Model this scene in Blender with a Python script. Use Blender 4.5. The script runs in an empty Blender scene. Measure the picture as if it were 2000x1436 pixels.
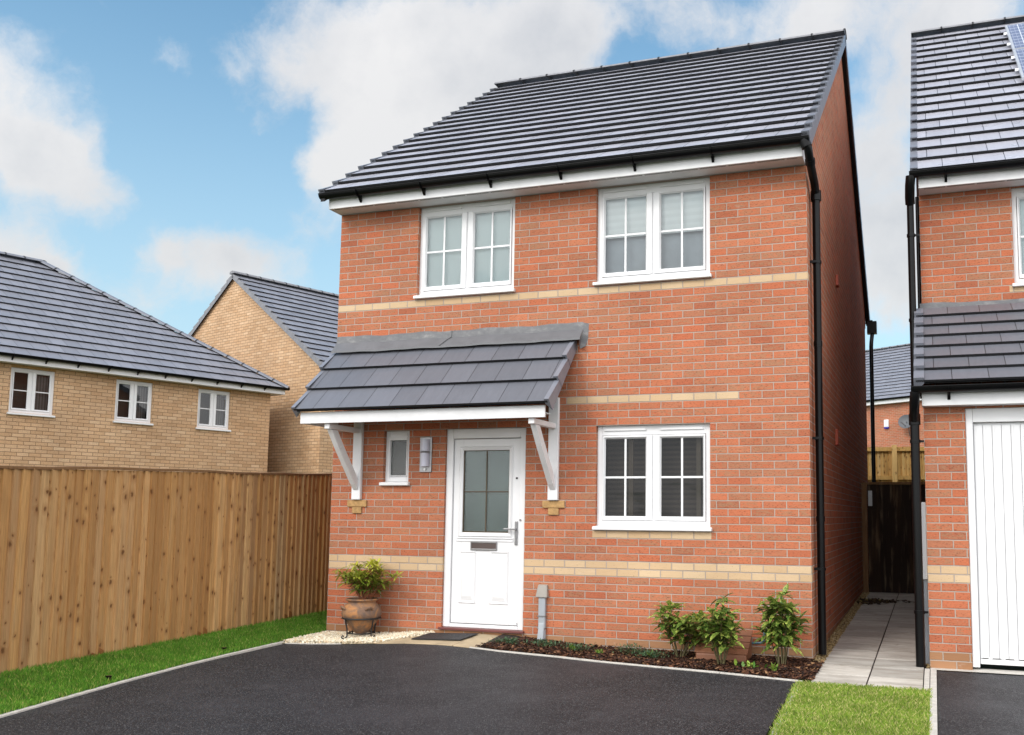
import bpy, math, random
import numpy as np
from mathutils import Vector, Matrix
R = math.radians
rnd = random.Random(7)
npr = np.random.default_rng(11)
sc = bpy.context.scene
col = sc.collection
CH = 0.0759          # brick course
BW = 0.225           # brick length with joint

# ------------------------------------------------------------------ helpers
def tag(o, label=None, cat=None, group=None, kind=None):
    if label: o['label'] = label
    if cat: o['category'] = cat
    if group: o['group'] = group
    if kind: o['kind'] = kind
    return o

def empty(name, loc=(0, 0, 0), rz=0.0):
    o = bpy.data.objects.new(name, None)
    o.location = loc
    o.rotation_euler = (0, 0, rz)
    o.empty_display_size = .2
    col.objects.link(o)
    return o

def copy_tree(o, parent=None):
    c = o.copy()
    col.objects.link(c)
    if parent: c.parent = parent
    for ch in list(o.children):
        copy_tree(ch, c)
    return c

class MB:
    """collects geometry in the local frame of its owner"""
    def __init__(s): s.v = []; s.f = []; s.m = []; s.uv = []; s.sm = []; s.att = []
    def face(s, pts, mat=0, uv=None, smooth=False, a=0.0):
        n = len(s.v)
        s.v += [tuple(p) for p in pts]
        s.f.append(tuple(range(n, n + len(pts))))
        s.m.append(mat); s.uv.append(uv); s.sm.append(smooth); s.att.append(a)
    def quads(s, vs, fs, mat=0, smooth=False, a=0.0):
        n = len(s.v)
        s.v += [tuple(p) for p in vs]
        for f in fs:
            s.f.append(tuple(i + n for i in f)); s.m.append(mat); s.uv.append(None); s.sm.append(smooth); s.att.append(a)
    def box(s, x0, x1, y0, y1, z0, z1, mat=0, M=None, a=0.0):
        p = [Vector((x, y, z)) for z in (z0, z1) for y in (y0, y1) for x in (x0, x1)]
        if M is not None: p = [M @ q for q in p]
        s.quads(p, [(0, 2, 3, 1), (4, 5, 7, 6), (0, 1, 5, 4), (2, 6, 7, 3), (0, 4, 6, 2), (1, 3, 7, 5)], mat, a=a)
    def hexa(s, lo, hi, mat=0, a=0.0):
        """lo, hi: 4 points each, counter-clockwise seen from above"""
        p = [Vector(q) for q in lo] + [Vector(q) for q in hi]
        s.quads(p, [(3, 2, 1, 0), (4, 5, 6, 7), (0, 1, 5, 4), (1, 2, 6, 5), (2, 3, 7, 6), (3, 0, 4, 7)], mat, a=a)
    def bar(s, a, b, w, h, mat=0, up=(0, 0, 1)):
        a = Vector(a); b = Vector(b); d = (b - a).normalized()
        sd = d.cross(Vector(up))
        if sd.length < 1e-4: sd = d.cross(Vector((1, 0, 0)))
        sd.normalize(); u = sd.cross(d).normalized()
        sd *= w / 2; u *= h / 2
        lo = [a - sd - u, a + sd - u, a + sd + u, a - sd + u]
        hi = [b - sd - u, b + sd - u, b + sd + u, b - sd + u]
        s.quads(lo + hi, [(3, 2, 1, 0), (4, 5, 6, 7), (0, 1, 5, 4), (1, 2, 6, 5), (2, 3, 7, 6), (3, 0, 4, 7)], mat)
    def tube(s, pts, r, n=14, mat=0, caps=True, smooth=True):
        pts = [Vector(p) for p in pts]
        rr = r if isinstance(r, (list, tuple)) else [r] * len(pts)
        rings = []
        prev = None
        for i, p in enumerate(pts):
            if i == 0: d = pts[1] - p
            elif i == len(pts) - 1: d = p - pts[i - 1]
            else: d = (pts[i + 1] - p).normalized() + (p - pts[i - 1]).normalized()
            d.normalize()
            if prev is None:
                a = d.cross(Vector((0, 0, 1)))
                if a.length < 1e-3: a = d.cross(Vector((1, 0, 0)))
            else:
                a = prev - d * prev.dot(d)
            a.normalize(); prev = a; b = d.cross(a)
            rings.append([p + (a * math.cos(2 * math.pi * k / n) + b * math.sin(2 * math.pi * k / n)) * rr[i] for k in range(n)])
        vs = [q for r_ in rings for q in r_]
        fs = []
        for i in range(len(rings) - 1):
            for k in range(n):
                fs.append((i * n + k, i * n + (k + 1) % n, (i + 1) * n + (k + 1) % n, (i + 1) * n + k))
        s.quads(vs, fs, mat, smooth)
        if caps:
            s.face(rings[0][::-1], mat); s.face(rings[-1], mat)
    def lathe(s, prof, n=32, c=(0, 0, 0), mat=0, smooth=True):
        vs = []; fs = []
        for r, z in prof:
            for k in range(n):
                t = 2 * math.pi * k / n
                vs.append((c[0] + r * math.cos(t), c[1] + r * math.sin(t), c[2] + z))
        for i in range(len(prof) - 1):
            for k in range(n):
                fs.append((i * n + k, i * n + (k + 1) % n, (i + 1) * n + (k + 1) % n, (i + 1) * n + k))
        s.quads(vs, fs, mat, smooth)
    def build_each(s, name, mats, parent=None, bevel=0.0):
        """one object per connected piece"""
        par = list(range(len(s.v)))
        def find(i):
            while par[i] != i: par[i] = par[par[i]]; i = par[i]
            return i
        for f in s.f:
            for i in f[1:]: par[find(i)] = find(f[0])
        # weld pieces that share a vertex position
        seen = {}
        for i, p in enumerate(s.v):
            k = tuple(round(c, 4) for c in p)
            if k in seen: par[find(i)] = find(seen[k])
            else: seen[k] = i
        groups = {}
        for j, f in enumerate(s.f): groups.setdefault(find(f[0]), []).append(j)
        objs = []
        for g_ in groups.values():
            q = MB(); mp = {}
            for j in g_:
                for i in s.f[j]:
                    if i not in mp: mp[i] = len(q.v); q.v.append(s.v[i])
                q.f.append(tuple(mp[i] for i in s.f[j])); q.m.append(s.m[j]); q.uv.append(s.uv[j]); q.sm.append(s.sm[j]); q.att.append(s.att[j])
            objs.append(q.build(name, mats, parent, bevel))
        return objs
    def build(s, name, mats, parent=None, bevel=0.0, loc=(0, 0, 0)):
        me = bpy.data.meshes.new(name)
        me.from_pydata(s.v, [], s.f)
        mats = mats if isinstance(mats, (list, tuple)) else [mats]
        for m in mats: me.materials.append(m)
        me.polygons.foreach_set('material_index', s.m)
        me.polygons.foreach_set('use_smooth', s.sm)
        if any(u is not None for u in s.uv):
            l = me.uv_layers.new(name='UVMap')
            for p, u in zip(me.polygons, s.uv):
                if u is None: continue
                for li, c in zip(p.loop_indices, u): l.data[li].uv = c
        if any(a != 0 for a in s.att):
            at = me.attributes.new('tint', 'FLOAT', 'FACE')
            at.data.foreach_set('value', s.att)
        me.update()
        o = bpy.data.objects.new(name, me)
        o.location = loc
        col.objects.link(o)
        if parent: o.parent = parent
        if bevel:
            b = o.modifiers.new('bevel', 'BEVEL'); b.width = bevel; b.segments = 2; b.limit_method = 'ANGLE'
            b.harden_normals = False
        return o

def np_mesh(name, V, F, mats, tint=None, parent=None, smooth=False):
    """V (n,3) F (m,k) fast mesh"""
    me = bpy.data.meshes.new(name)
    n, m, k = len(V), len(F), F.shape[1]
    me.vertices.add(n); me.vertices.foreach_set('co', V.astype(np.float32).ravel())
    me.loops.add(m * k); me.loops.foreach_set('vertex_index', F.astype(np.int32).ravel())
    me.polygons.add(m)
    me.polygons.foreach_set('loop_start', np.arange(0, m * k, k, dtype=np.int32))
    me.polygons.foreach_set('loop_total', np.full(m, k, np.int32))
    me.polygons.foreach_set('use_smooth', np.full(m, smooth))
    for mt in (mats if isinstance(mats, (list, tuple)) else [mats]): me.materials.append(mt)
    if tint is not None:
        at = me.attributes.new('tint', 'FLOAT', 'FACE'); at.data.foreach_set('value', tint.astype(np.float32))
    me.update(calc_edges=True); me.validate()
    o = bpy.data.objects.new(name, me); col.objects.link(o)
    if parent: o.parent = parent
    return o

# ------------------------------------------------------------------ materials
class NT:
    def __init__(s, name):
        s.mat = bpy.data.materials.new(name); s.mat.use_nodes = True
        s.t = s.mat.node_tree; s.t.nodes.clear()
        s.out = s.t.nodes.new('ShaderNodeOutputMaterial')
    def n(s, typ, **kw):
        nd = s.t.nodes.new(typ)
        for k, v in kw.items(): setattr(nd, k, v)
        return nd
    def put(s, sock, v):
        if v is None: return
        if hasattr(v, 'is_output') or isinstance(v, bpy.types.NodeSocket): s.t.links.new(v, sock)
        else:
            if isinstance(v, tuple) and len(v) == 3 and sock.type == 'RGBA': v = v + (1,)
            sock.default_value = v
    def m(s, op, a, b=None, c=None, clamp=False):
        nd = s.n('ShaderNodeMath', operation=op, use_clamp=clamp)
        s.put(nd.inputs[0], a); s.put(nd.inputs[1], b); s.put(nd.inputs[2], c)
        return nd.outputs[0]
    def vm(s, op, a, b=None, scale=None):
        nd = s.n('ShaderNodeVectorMath', operation=op)
        s.put(nd.inputs[0], a); s.put(nd.inputs[1], b)
        if scale is not None: s.put(nd.inputs['Scale'], scale)
        return nd.outputs['Value'] if op in ('LENGTH', 'DOT_PRODUCT', 'DISTANCE') else nd.outputs[0]
    def xyz(s, v):
        nd = s.n('ShaderNodeSeparateXYZ'); s.put(nd.inputs[0], v); return nd.outputs
    def comb(s, x=0., y=0., z=0.):
        nd = s.n('ShaderNodeCombineXYZ'); s.put(nd.inputs[0], x); s.put(nd.inputs[1], y); s.put(nd.inputs[2], z); return nd.outputs[0]
    def obj(s): return s.n('ShaderNodeTexCoord').outputs['Object']
    def noise(s, vec, scale, detail=4, rough=.55, dist=0., out=0):
        nd = s.n('ShaderNodeTexNoise'); s.put(nd.inputs['Vector'], vec)
        nd.inputs['Scale'].default_value = scale; nd.inputs['Detail'].default_value = detail
        nd.inputs['Roughness'].default_value = rough; nd.inputs['Distortion'].default_value = dist
        return nd.outputs[out]
    def vor(s, vec, scale, feature='F1', out='Distance', rand=1., dim='3D'):
        nd = s.n('ShaderNodeTexVoronoi', feature=feature, voronoi_dimensions=dim); s.put(nd.inputs['Vector'], vec)
        nd.inputs['Scale'].default_value = scale; nd.inputs['Randomness'].default_value = rand
        return nd.outputs[out]
    def white(s, vec, out=0):
        nd = s.n('ShaderNodeTexWhiteNoise', noise_dimensions='3D'); s.put(nd.inputs['Vector'], vec); return nd.outputs[out]
    def ramp(s, fac, pts, interp='LINEAR'):
        nd = s.n('ShaderNodeValToRGB'); s.put(nd.inputs[0], fac)
        cr = nd.color_ramp; cr.interpolation = interp
        while len(cr.elements) < len(pts): cr.elements.new(.5)
        for e, (p, c) in zip(cr.elements, pts):
            e.position = p; e.color = tuple(c) + (1,) if len(c) == 3 else c
        return nd.outputs[0]
    def mr(s, v, a, b, c=0., d=1., smooth=False):
        nd = s.n('ShaderNodeMapRange', interpolation_type='SMOOTHSTEP' if smooth else 'LINEAR')
        s.put(nd.inputs[0], v)
        for i, q in enumerate((a, b, c, d)): s.put(nd.inputs[i + 1], q)
        return nd.outputs[0]
    def mix(s, f, a, b, blend='MIX'):
        nd = s.n('ShaderNodeMix', data_type='RGBA', blend_type=blend)
        s.put(nd.inputs[0], f); s.put(nd.inputs[6], a); s.put(nd.inputs[7], b); return nd.outputs[2]
    def attr(s, name='tint'):
        return s.n('ShaderNodeAttribute', attribute_name=name).outputs['Fac']
    def bump(s, h, dist=.01, strength=1., normal=None):
        nd = s.n('ShaderNodeBump'); s.put(nd.inputs['Height'], h); nd.inputs['Distance'].default_value = dist
        nd.inputs['Strength'].default_value = strength; s.put(nd.inputs['Normal'], normal); return nd.outputs[0]
    def pbr(s, color, rough=.6, metal=0., normal=None, spec=None, extra=None):
        p = s.n('ShaderNodeBsdfPrincipled')
        s.put(p.inputs['Base Color'], color); s.put(p.inputs['Roughness'], rough); s.put(p.inputs['Metallic'], metal)
        if normal is not None: s.put(p.inputs['Normal'], normal)
        if spec is not None: s.put(p.inputs['Specular IOR Level'], spec)
        for k, v in (extra or {}).items(): s.put(p.inputs[k], v)
        s.t.links.new(p.outputs[0], s.out.inputs[0]); return s.mat

def plain(name, c, rough=.5, metal=0., var=.06, scale=6., bump=0., spec=None):
    t = NT(name); o = t.obj()
    nz = t.noise(o, scale, 5)
    k = t.mr(nz, .3, .7, 1 - var, 1 + var)
    cc = t.vm('SCALE', t.comb(*c), scale=k)
    nrm = t.bump(t.noise(o, scale * 12, 3), .002, bump) if bump else None
    return t.pbr(cc, rough, metal, nrm, spec)

RED = BUFF = None
def brick_mat(name, tones, bands=(), mortar=(.47, .385, .325), band_tones=None, base_brown=False, rough=.85, mw=.0095, streak=.72, vert_bump=1.):
    """bands: list of (row0,row1,x0,x1) in brick rows; coordinates of the owner's frame"""
    t = NT(name)
    tc = t.n('ShaderNodeTexCoord'); o = tc.outputs['Object']; nm = tc.outputs['Normal']
    x, y, z = t.xyz(o)
    nx = t.m('ABSOLUTE', t.xyz(nm)[0])
    side = t.m('GREATER_THAN', nx, .6)
    u = t.m('ADD', t.m('MULTIPLY', x, t.m('SUBTRACT', 1., side)), t.m('MULTIPLY', t.m('ADD', y, .1125), side))
    # slight waviness of the joints
    wob = t.noise(t.comb(u, z, side), 9., 2)
    u2 = t.m('ADD', u, t.m('MULTIPLY', t.m('SUBTRACT', wob, .5), .006))
    wob2 = t.noise(t.comb(t.m('ADD', u, 7.3), z, side), 7., 2)
    z2 = t.m('ADD', z, t.m('MULTIPLY', t.m('SUBTRACT', wob2, .5), .005))
    row = t.m('FLOOR', t.m('DIVIDE', z2, CH))
    par = t.m('SUBTRACT', t.m('MODULO', t.m('ADD', row, 200.), 2.), 0.)   # 0 even / 1 odd
    us = t.m('DIVIDE', t.m('ADD', u2, t.m('MULTIPLY', t.m('SUBTRACT', 1., par), BW / 2)), BW)
    cl = t.m('FLOOR', us)
    fu = t.m('MULTIPLY', t.m('SUBTRACT', us, cl), BW)
    fz = t.m('MULTIPLY', t.m('SUBTRACT', t.m('DIVIDE', z2, CH), row), CH)
    du = t.m('MINIMUM', fu, t.m('SUBTRACT', BW, fu))
    dz = t.m('MINIMUM', fz, t.m('SUBTRACT', CH, fz))
    d = t.m('MINIMUM', du, dz)
    d = t.m('ADD', d, t.m('MULTIPLY', t.m('SUBTRACT', t.noise(o, 70., 2), .5), .0035))
    mask = t.mr(d, mw * .42, mw * .42 + .0022)          # 1 on the brick face
    cell = t.comb(cl, row, t.m('ADD', side, 3.))
    r1 = t.white(cell)
    r2 = t.white(t.vm('ADD', cell, (11.3, 5.1, 2.7)))
    c = t.ramp(r1, [(i / (len(tones) - 1) if len(tones) > 1 else 0, tn) for i, tn in enumerate(tones)])
    # drag marks and burnt centres
    st = t.noise(t.comb(t.m('MULTIPLY', u, 1.), t.m('MULTIPLY', z, 3.2), r1), 22., 5, .65)
    burn = t.m('MULTIPLY', t.m('MULTIPLY', t.mr(st, .40, .54), t.mr(r2, .0, .7, .10, 1.)), t.mr(d, .007, .020, .12, 1.))
    c = t.mix(t.m('MULTIPLY', burn, streak), c, (.33, .19, .11) if tones is RED else (.36, .22, .12))
    dash = t.noise(t.comb(u, t.m('MULTIPLY', z, 2.6), t.m('MULTIPLY', r1, 5.)), 55., 3, .6)
    c = t.mix(t.mr(dash, .58, .66, 0., .8), c, tuple(q * .30 for q in tones[0]))
    c = t.mix(t.mr(dash, .40, .32, 0., .35), c, tuple(min(1, q * 1.45) for q in tones[2 % len(tones)]))
    if bands:
        bt = band_tones or [(.56, .385, .225), (.61, .45, .285), (.52, .35, .20)]
        bc = t.ramp(r1, [(i / (len(bt) - 1), q) for i, q in enumerate(bt)])
        bc = t.mix(t.mr(t.noise(o, 110., 2), .66, .71), bc, (.14, .08, .04))
        bm = None
        for (a, b, x0, x1) in bands:
            q = t.m('MULTIPLY', t.m('GREATER_THAN', row, a - .5), t.m('LESS_THAN', row, b + .5))
            if x0 is not None:
                ub = t.m('MULTIPLY', t.m('GREATER_THAN', u2, x0), t.m('LESS_THAN', u2, x1))
                q = t.m('MULTIPLY', q, t.m('MULTIPLY', ub, t.m('SUBTRACT', 1., side)))
            else:   # returns only a short way round the corner
                q = t.m('MULTIPLY', q, t.m('MAXIMUM', t.m('SUBTRACT', 1., side), t.m('LESS_THAN', y, .11)))
            bm = q if bm is None else t.m('MAXIMUM', bm, q)
        c = t.mix(bm, c, bc)
    if base_brown:
        c = t.mix(t.m('LESS_THAN', row, .5), c, t.ramp(r1, [(0, (.30, .15, .075)), (1, (.40, .21, .11))]))
    mo = t.mix(t.noise(o, 4., 3), mortar, tuple(q * .72 for q in mortar))
    c = t.mix(mask, mo, c)
    big = t.noise(o, .9, 5, .6)
    c = t.vm('SCALE', c, scale=t.mr(big, .25, .75, .84, 1.12))
    # efflorescence smears
    ef = t.m('MULTIPLY', t.mr(t.noise(t.comb(u, t.m('MULTIPLY', z, 1.6), side), 5.5, 6, .7), .62, .8), .30)
    c = t.mix(ef, c, (.62, .53, .46))
    h = t.m('ADD', mask, t.m('MULTIPLY', st, .45))
    h = t.m('ADD', h, t.m('MULTIPLY', t.noise(o, 190., 2), .2))
    return t.pbr(c, rough, 0., t.bump(h, .007, .8 * vert_bump), .25)

def tile_mat(name, c=(.115, .122, .15), tw=.30, rough=.42, spec=.5, line=.004):
    t = NT(name)
    uv = t.n('ShaderNodeUVMap', uv_map='UVMap').outputs[0]
    u, v, _ = t.xyz(uv)
    row = t.m('FLOOR', v)
    us = t.m('DIVIDE', t.m('ADD', u, t.m('MULTIPLY', t.m('MODULO', t.m('ADD', row, 100.), 2.), tw / 2)), tw)
    cl = t.m('FLOOR', us); f = t.m('MULTIPLY', t.m('SUBTRACT', us, cl), tw)
    d = t.m('MINIMUM', f, t.m('SUBTRACT', tw, f))
    ln = t.mr(d, line * .5, line)
    r = t.white(t.comb(cl, row, 1.))
    o = t.obj()
    k = t.m('MULTIPLY', t.mr(r, 0., 1., .90, 1.10), t.mr(t.noise(t.comb(t.m('MULTIPLY', u, 9.), t.m('MULTIPLY', v, .6), r), 3., 5), .25, .75, .93, 1.07))
    cc = t.vm('SCALE', t.comb(*c), scale=k)
    cc = t.mix(t.mr(t.noise(o, 260., 1), .68, .78, 0., .35), cc, (.3, .3, .32))
    cc = t.mix(ln, (.015, .015, .018), cc)
    rg = t.mr(t.noise(o, 2.5, 4), .3, .7, rough - .05, rough + .08)
    h = t.m('ADD', ln, t.m('MULTIPLY', t.noise(o, 320., 2), .12))
    return t.pbr(cc, rg, 0., t.bump(h, .003, .6), spec)

def glass_mat(name, tint=(.75, .8, .8), refl=1.0, texture=False):
    t = NT(name)
    tr = t.n('ShaderNodeBsdfTransparent'); tr.inputs[0].default_value = tint + (1,)
    gl = t.n('ShaderNodeBsdfGlossy'); gl.inputs['Color'].default_value = (.95, .97, 1, 1)
    gl.inputs['Roughness'].default_value = .12 if texture else .015
    fr = t.n('ShaderNodeFresnel'); fr.inputs[0].default_value = 1.6
    o = t.obj()
    nrm = t.bump(t.noise(o, 1.3 if not texture else 90., 2), .02 if not texture else .004, .12 if not texture else .7)
    t.t.links.new(nrm, gl.inputs['Normal'])
    mx = t.n('ShaderNodeMixShader')
    t.put(mx.inputs[0], t.m('MULTIPLY', fr.outputs[0], refl, clamp=True))
    t.t.links.new(tr.outputs[0], mx.inputs[1]); t.t.links.new(gl.outputs[0], mx.inputs[2])
    t.t.links.new(mx.outputs[0], t.out.inputs[0])
    return t.mat

def leaf_mat(name, c0, c1, spot=None, rough=.38):
    t = NT(name); o = t.obj(); a = t.attr()
    c = t.mix(a, c0, c1)
    if spot:
        c = t.mix(t.m('MULTIPLY', t.mr(t.noise(o, 70., 3, .7), .47, .55), t.mr(a, .2, .9, .25, 1.)), c, spot)
    p = t.n('ShaderNodeBsdfPrincipled'); t.put(p.inputs['Base Color'], c); p.inputs['Roughness'].default_value = rough
    tl = t.n('ShaderNodeBsdfTranslucent'); t.put(tl.inputs[0], c)
    mx = t.n('ShaderNodeMixShader'); mx.inputs[0].default_value = .22
    t.t.links.new(p.outputs[0], mx.inputs[1]); t.t.links.new(tl.outputs[0], mx.inputs[2]); t.t.links.new(mx.outputs[0], t.out.inputs[0])
    return t.mat

RED = [(.36, .105, .054), (.46, .132, .063), (.52, .158, .076), (.48, .140, .066), (.40, .150, .082), (.54, .178, .088)]
M = {}
M['brick'] = brick_mat('red_brickwork', RED, [(9, 10, None, None), (47, 47, None, None), (32, 32, 2.8125, 4.6125), (14, 14, 3.11, 4.335)], base_brown=True)
M['brick_n'] = brick_mat('red_brickwork_neighbour', RED, [(9, 10, None, None), (47, 47, .86, 3.)], base_brown=True)
BUFF = [(.52, .325, .18), (.60, .39, .23), (.65, .435, .265), (.58, .36, .20), (.68, .475, .30)]
M['buff'] = brick_mat('buff_brickwork', BUFF, mortar=(.27, .17, .095), streak=.30, vert_bump=.7, mw=.011)
M['brick_far'] = brick_mat('red_brickwork_far', RED, mortar=(.5, .4, .32), vert_bump=.5)
M['corbel'] = plain('buff_corbel_brick', (.42, .25, .10), .85, var=.25, scale=30, bump=.5)
M['upvc'] = plain('white_upvc', (.78, .78, .79), .30, var=.04, scale=2)
M['white_paint'] = plain('white_painted_board', (.74, .74, .75), .38, var=.07, scale=4)
M['black_pvc'] = plain('black_pvc', (.003, .003, .0035), .30, var=.2, scale=12, spec=.22)
M['tile'] = tile_mat('slate_grey_roof_tile', (.40, .402, .455), rough=.29, spec=.7)  # bluish sky reflection put into the base colour
M['tile_mid'] = tile_mat('slate_grey_roof_tile_buff_house', (.235, .24, .275), rough=.34)
M['tile_big'] = tile_mat('slate_grey_canopy_tile', (.125, .130, .152), .305)
M['tile_edge'] = plain('dark_tile_edge', (.009, .009, .011), .75, var=.4, scale=60, bump=.5)  # darker cut edge, with the shade under each course put into it
M['verge'] = plain('grey_blue_verge_cap', (.19, .20, .235), .35, var=.08, scale=8)
M['ridge'] = plain('dark_ridge_tile', (.21, .21, .225), .5, var=.2, scale=14, bump=.4)
M['glass'] = glass_mat('window_glass', (.94, .97, .97), 1.3)
M['glass_dark'] = glass_mat('dim_window_glass', (.62, .62, .60), .45)
M['frosted'] = glass_mat('frosted_glass', (.72, .78, .76), 1.6, True)
M['lead_came'] = plain('brass_glazing_bar', (.10, .078, .05), .45, .4)
M['steel'] = plain('brushed_steel', (.30, .30, .31), .36, .85, var=.1, scale=30)
M['flap'] = plain('brown_letterbox_flap', (.10, .075, .07), .4, .3)
M['dark_metal'] = plain('black_wrought_iron', (.012, .012, .013), .5)
M['grey_plastic'] = plain('grey_plastic', (.36, .39, .42), .45, var=.1)
M['grey_cap'] = plain('taupe_plastic', (.28, .255, .225), .5, var=.1)
M['brown_plastic'] = plain('terracotta_brown_plastic', (.24, .10, .052), .55, var=.12, bump=.3)
M['blue_pipe'] = plain('blue_green_pipe', (.09, .17, .22), .4, .2, var=.4, scale=40)
M['mortar'] = plain('pale_mortar', (.48, .38, .26), .9, var=.15, scale=40, bump=.6)
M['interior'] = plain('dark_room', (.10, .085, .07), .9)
M['concrete'] = plain('pale_concrete', (.50, .475, .43), .85, var=.14, scale=18, bump=.5)
M['terracotta_vent'] = plain('terracotta_vent', (.40, .085, .045), .6)
M['sandstone_step'] = plain('buff_paving', (.42, .33, .21), .8, var=.2, scale=5, bump=.3)

M['lead_dark'] = plain('dark_dressed_lead', (.125, .127, .137), .5, var=.12, scale=7, bump=.2)
def lead_material():
    t = NT('lead_flashing'); o = t.obj()
    n1 = t.noise(t.vm('MULTIPLY', o, (1., 1., 1.6)), 9., 8, .72)
    n2 = t.noise(t.vm('MULTIPLY', o, (1., 1., 3.)), 3., 6, .65)
    c = t.ramp(n1, [(.3, (.095, .098, .106)), (.5, (.17, .17, .175)), (.70, (.33, .32, .31))])
    c = t.mix(t.mr(n2, .35, .65), (.115, .118, .128), c)
    return t.pbr(c, .55, .0, t.bump(n1, .006, .5), .5)
M['lead'] = lead_material()

def blind_material(name, c0, c1, period, axis='Z', duty=.5, rough=.7):
    t = NT(name); o = t.obj(); k = t.xyz(o)['XYZ'.index(axis)]
    f = t.m('FRACT', t.m('DIVIDE', k, period))
    w = t.mr(f, duty - .12, duty + .12)
    return t.pbr(t.mix(t.m('MULTIPLY', w, t.mr(t.noise(o, 8., 3), .3, .7, .6, 1.)), c0, c1), rough)
M['slat_blind'] = blind_material('brown_slatted_blind', (.030, .022, .018), (.085, .062, .048), .05)
M['net'] = blind_material('pale_textured_blind', (.52, .60, .60), (.64, .72, .71), .012, 'X')
M['roller'] = blind_material('white_roller_blind', (.74, .77, .76), (.80, .83, .82), .075)
M['grey_room'] = plain('grey_curtain_shade', (.36, .40, .43), .9, var=.15, scale=3)
M['curtain'] = blind_material('grey_curtain', (.10, .09, .085), (.20, .18, .17), .055, 'X')
M['brown_reveal'] = plain('dim_inner_frame', (.12, .095, .07), .6, var=.2, scale=5)
M['door_net'] = plain('door_curtain', (.30, .35, .345), .9, var=.12, scale=2.5)

def strip_material(name, p1, d1, p2, d2):
    t = NT(name); x = t.xyz(t.obj())[0]
    a = t.m('LESS_THAN', t.m('FRACT', t.m('DIVIDE', x, p1)), d1); c = t.m('LESS_THAN', t.m('FRACT', t.m('DIVIDE', x, p2)), d2)
    return t.pbr(t.mix(t.m('MULTIPLY', a, c), (.74, .74, .75), (.03, .025, .02)), .5)
M['vent_strip'] = strip_material('soffit_vent_strip', .011, .55, .285, .92)
M['door_vent'] = strip_material('garage_vent_strip', .105, .66, 50., 2.)
def fence_material(name, tones, knots=True, dark=1.):
    t = NT(name); o = t.obj(); a = t.attr()
    x, y, z = t.xyz(o)
    g = t.noise(t.comb(t.m('MULTIPLY', x, 26.), t.m('MULTIPLY', y, 26.), t.m('ADD', t.m('MULTIPLY', z, 1.3), t.m('MULTIPLY', a, 19.))), 2.4, 7, .62, .6)
    c = t.ramp(a, [(i / (len(tones) - 1), q) for i, q in enumerate(tones)])
    c = t.mix(t.mr(g, .40, .68, 0., .52), c, tuple(q * .55 for q in tones[0]))
    c = t.mix(t.mr(t.noise(t.comb(t.m('MULTIPLY', y, 9.), t.m('MULTIPLY', x, 9.), t.m('MULTIPLY', z, 1.1)), 1.6, 4), .55, .75, 0., .3), c, (.44, .33, .20))
    c = t.mix(t.mr(t.noise(t.comb(t.m('MULTIPLY', y, 6.), t.m('MULTIPLY', x, 6.), t.m('MULTIPLY', z, .8)), 1.1, 5), .56, .72, 0., .28), c, (.16, .085, .035))
    if knots:
        kv = t.comb(t.m('ADD', t.m('MULTIPLY', t.m('ADD', x, y), 1.), t.m('MULTIPLY', t.m('SUBTRACT', t.noise(o, 30., 2), .5), .03)), t.m('ADD', t.m('MULTIPLY', z, .60), t.m('MULTIPLY', a, 3.7)), 0.)
        kd = t.vor(kv, 9.5, dim='2D')
        on = t.m('GREATER_THAN', t.xyz(t.vor(kv, 9.5, out='Color', dim='2D'))[0], .45)
        rr_ = t.mr(t.xyz(t.vor(kv, 9.5, out='Color', dim='2D'))[1], 0., 1., .03, .19)
        kk = t.m('MULTIPLY', t.mr(t.m('DIVIDE', kd, rr_), .45, 1., 1., 0.), on)
        c = t.mix(t.m('MULTIPLY', kk, .95), c, (.060, .022, .009))
        ring = t.m('MULTIPLY', t.mr(t.m('DIVIDE', kd, rr_), 1., 2.6, 1., 0.), on)
        c = t.mix(t.m('MULTIPLY', ring, .40), c, (.27, .12, .04))
    c = t.vm('SCALE', c, scale=dark)
    return t.pbr(c, .75, 0., t.bump(g, .004, .6), .25)
WOOD = [(.42, .225, .085), (.62, .37, .155), (.46, .245, .09), (.70, .45, .21), (.54, .30, .11), (.50, .35, .19), (.64, .37, .145), (.41, .25, .125), (.68, .42, .19)]
M['fence'] = fence_material('weathered_fence_timber', WOOD)
M['fence_lit'] = fence_material('lit_yellow_timber', [(.66, .40, .13), (.76, .50, .19), (.80, .56, .25)])  # yellow timber, tones lightened to carry the light falling on it
M['gate'] = fence_material('dark_stained_timber', [(.020, .010, .006), (.030, .015, .008), (.016, .009, .006)], knots=False)
M['rail'] = fence_material('brown_capping_timber', [(.19, .10, .045), (.23, .13, .06)], knots=False)
M['damp'] = plain('damp_orange_timber', (.22, .085, .022), .6, var=.2, scale=20)

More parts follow.
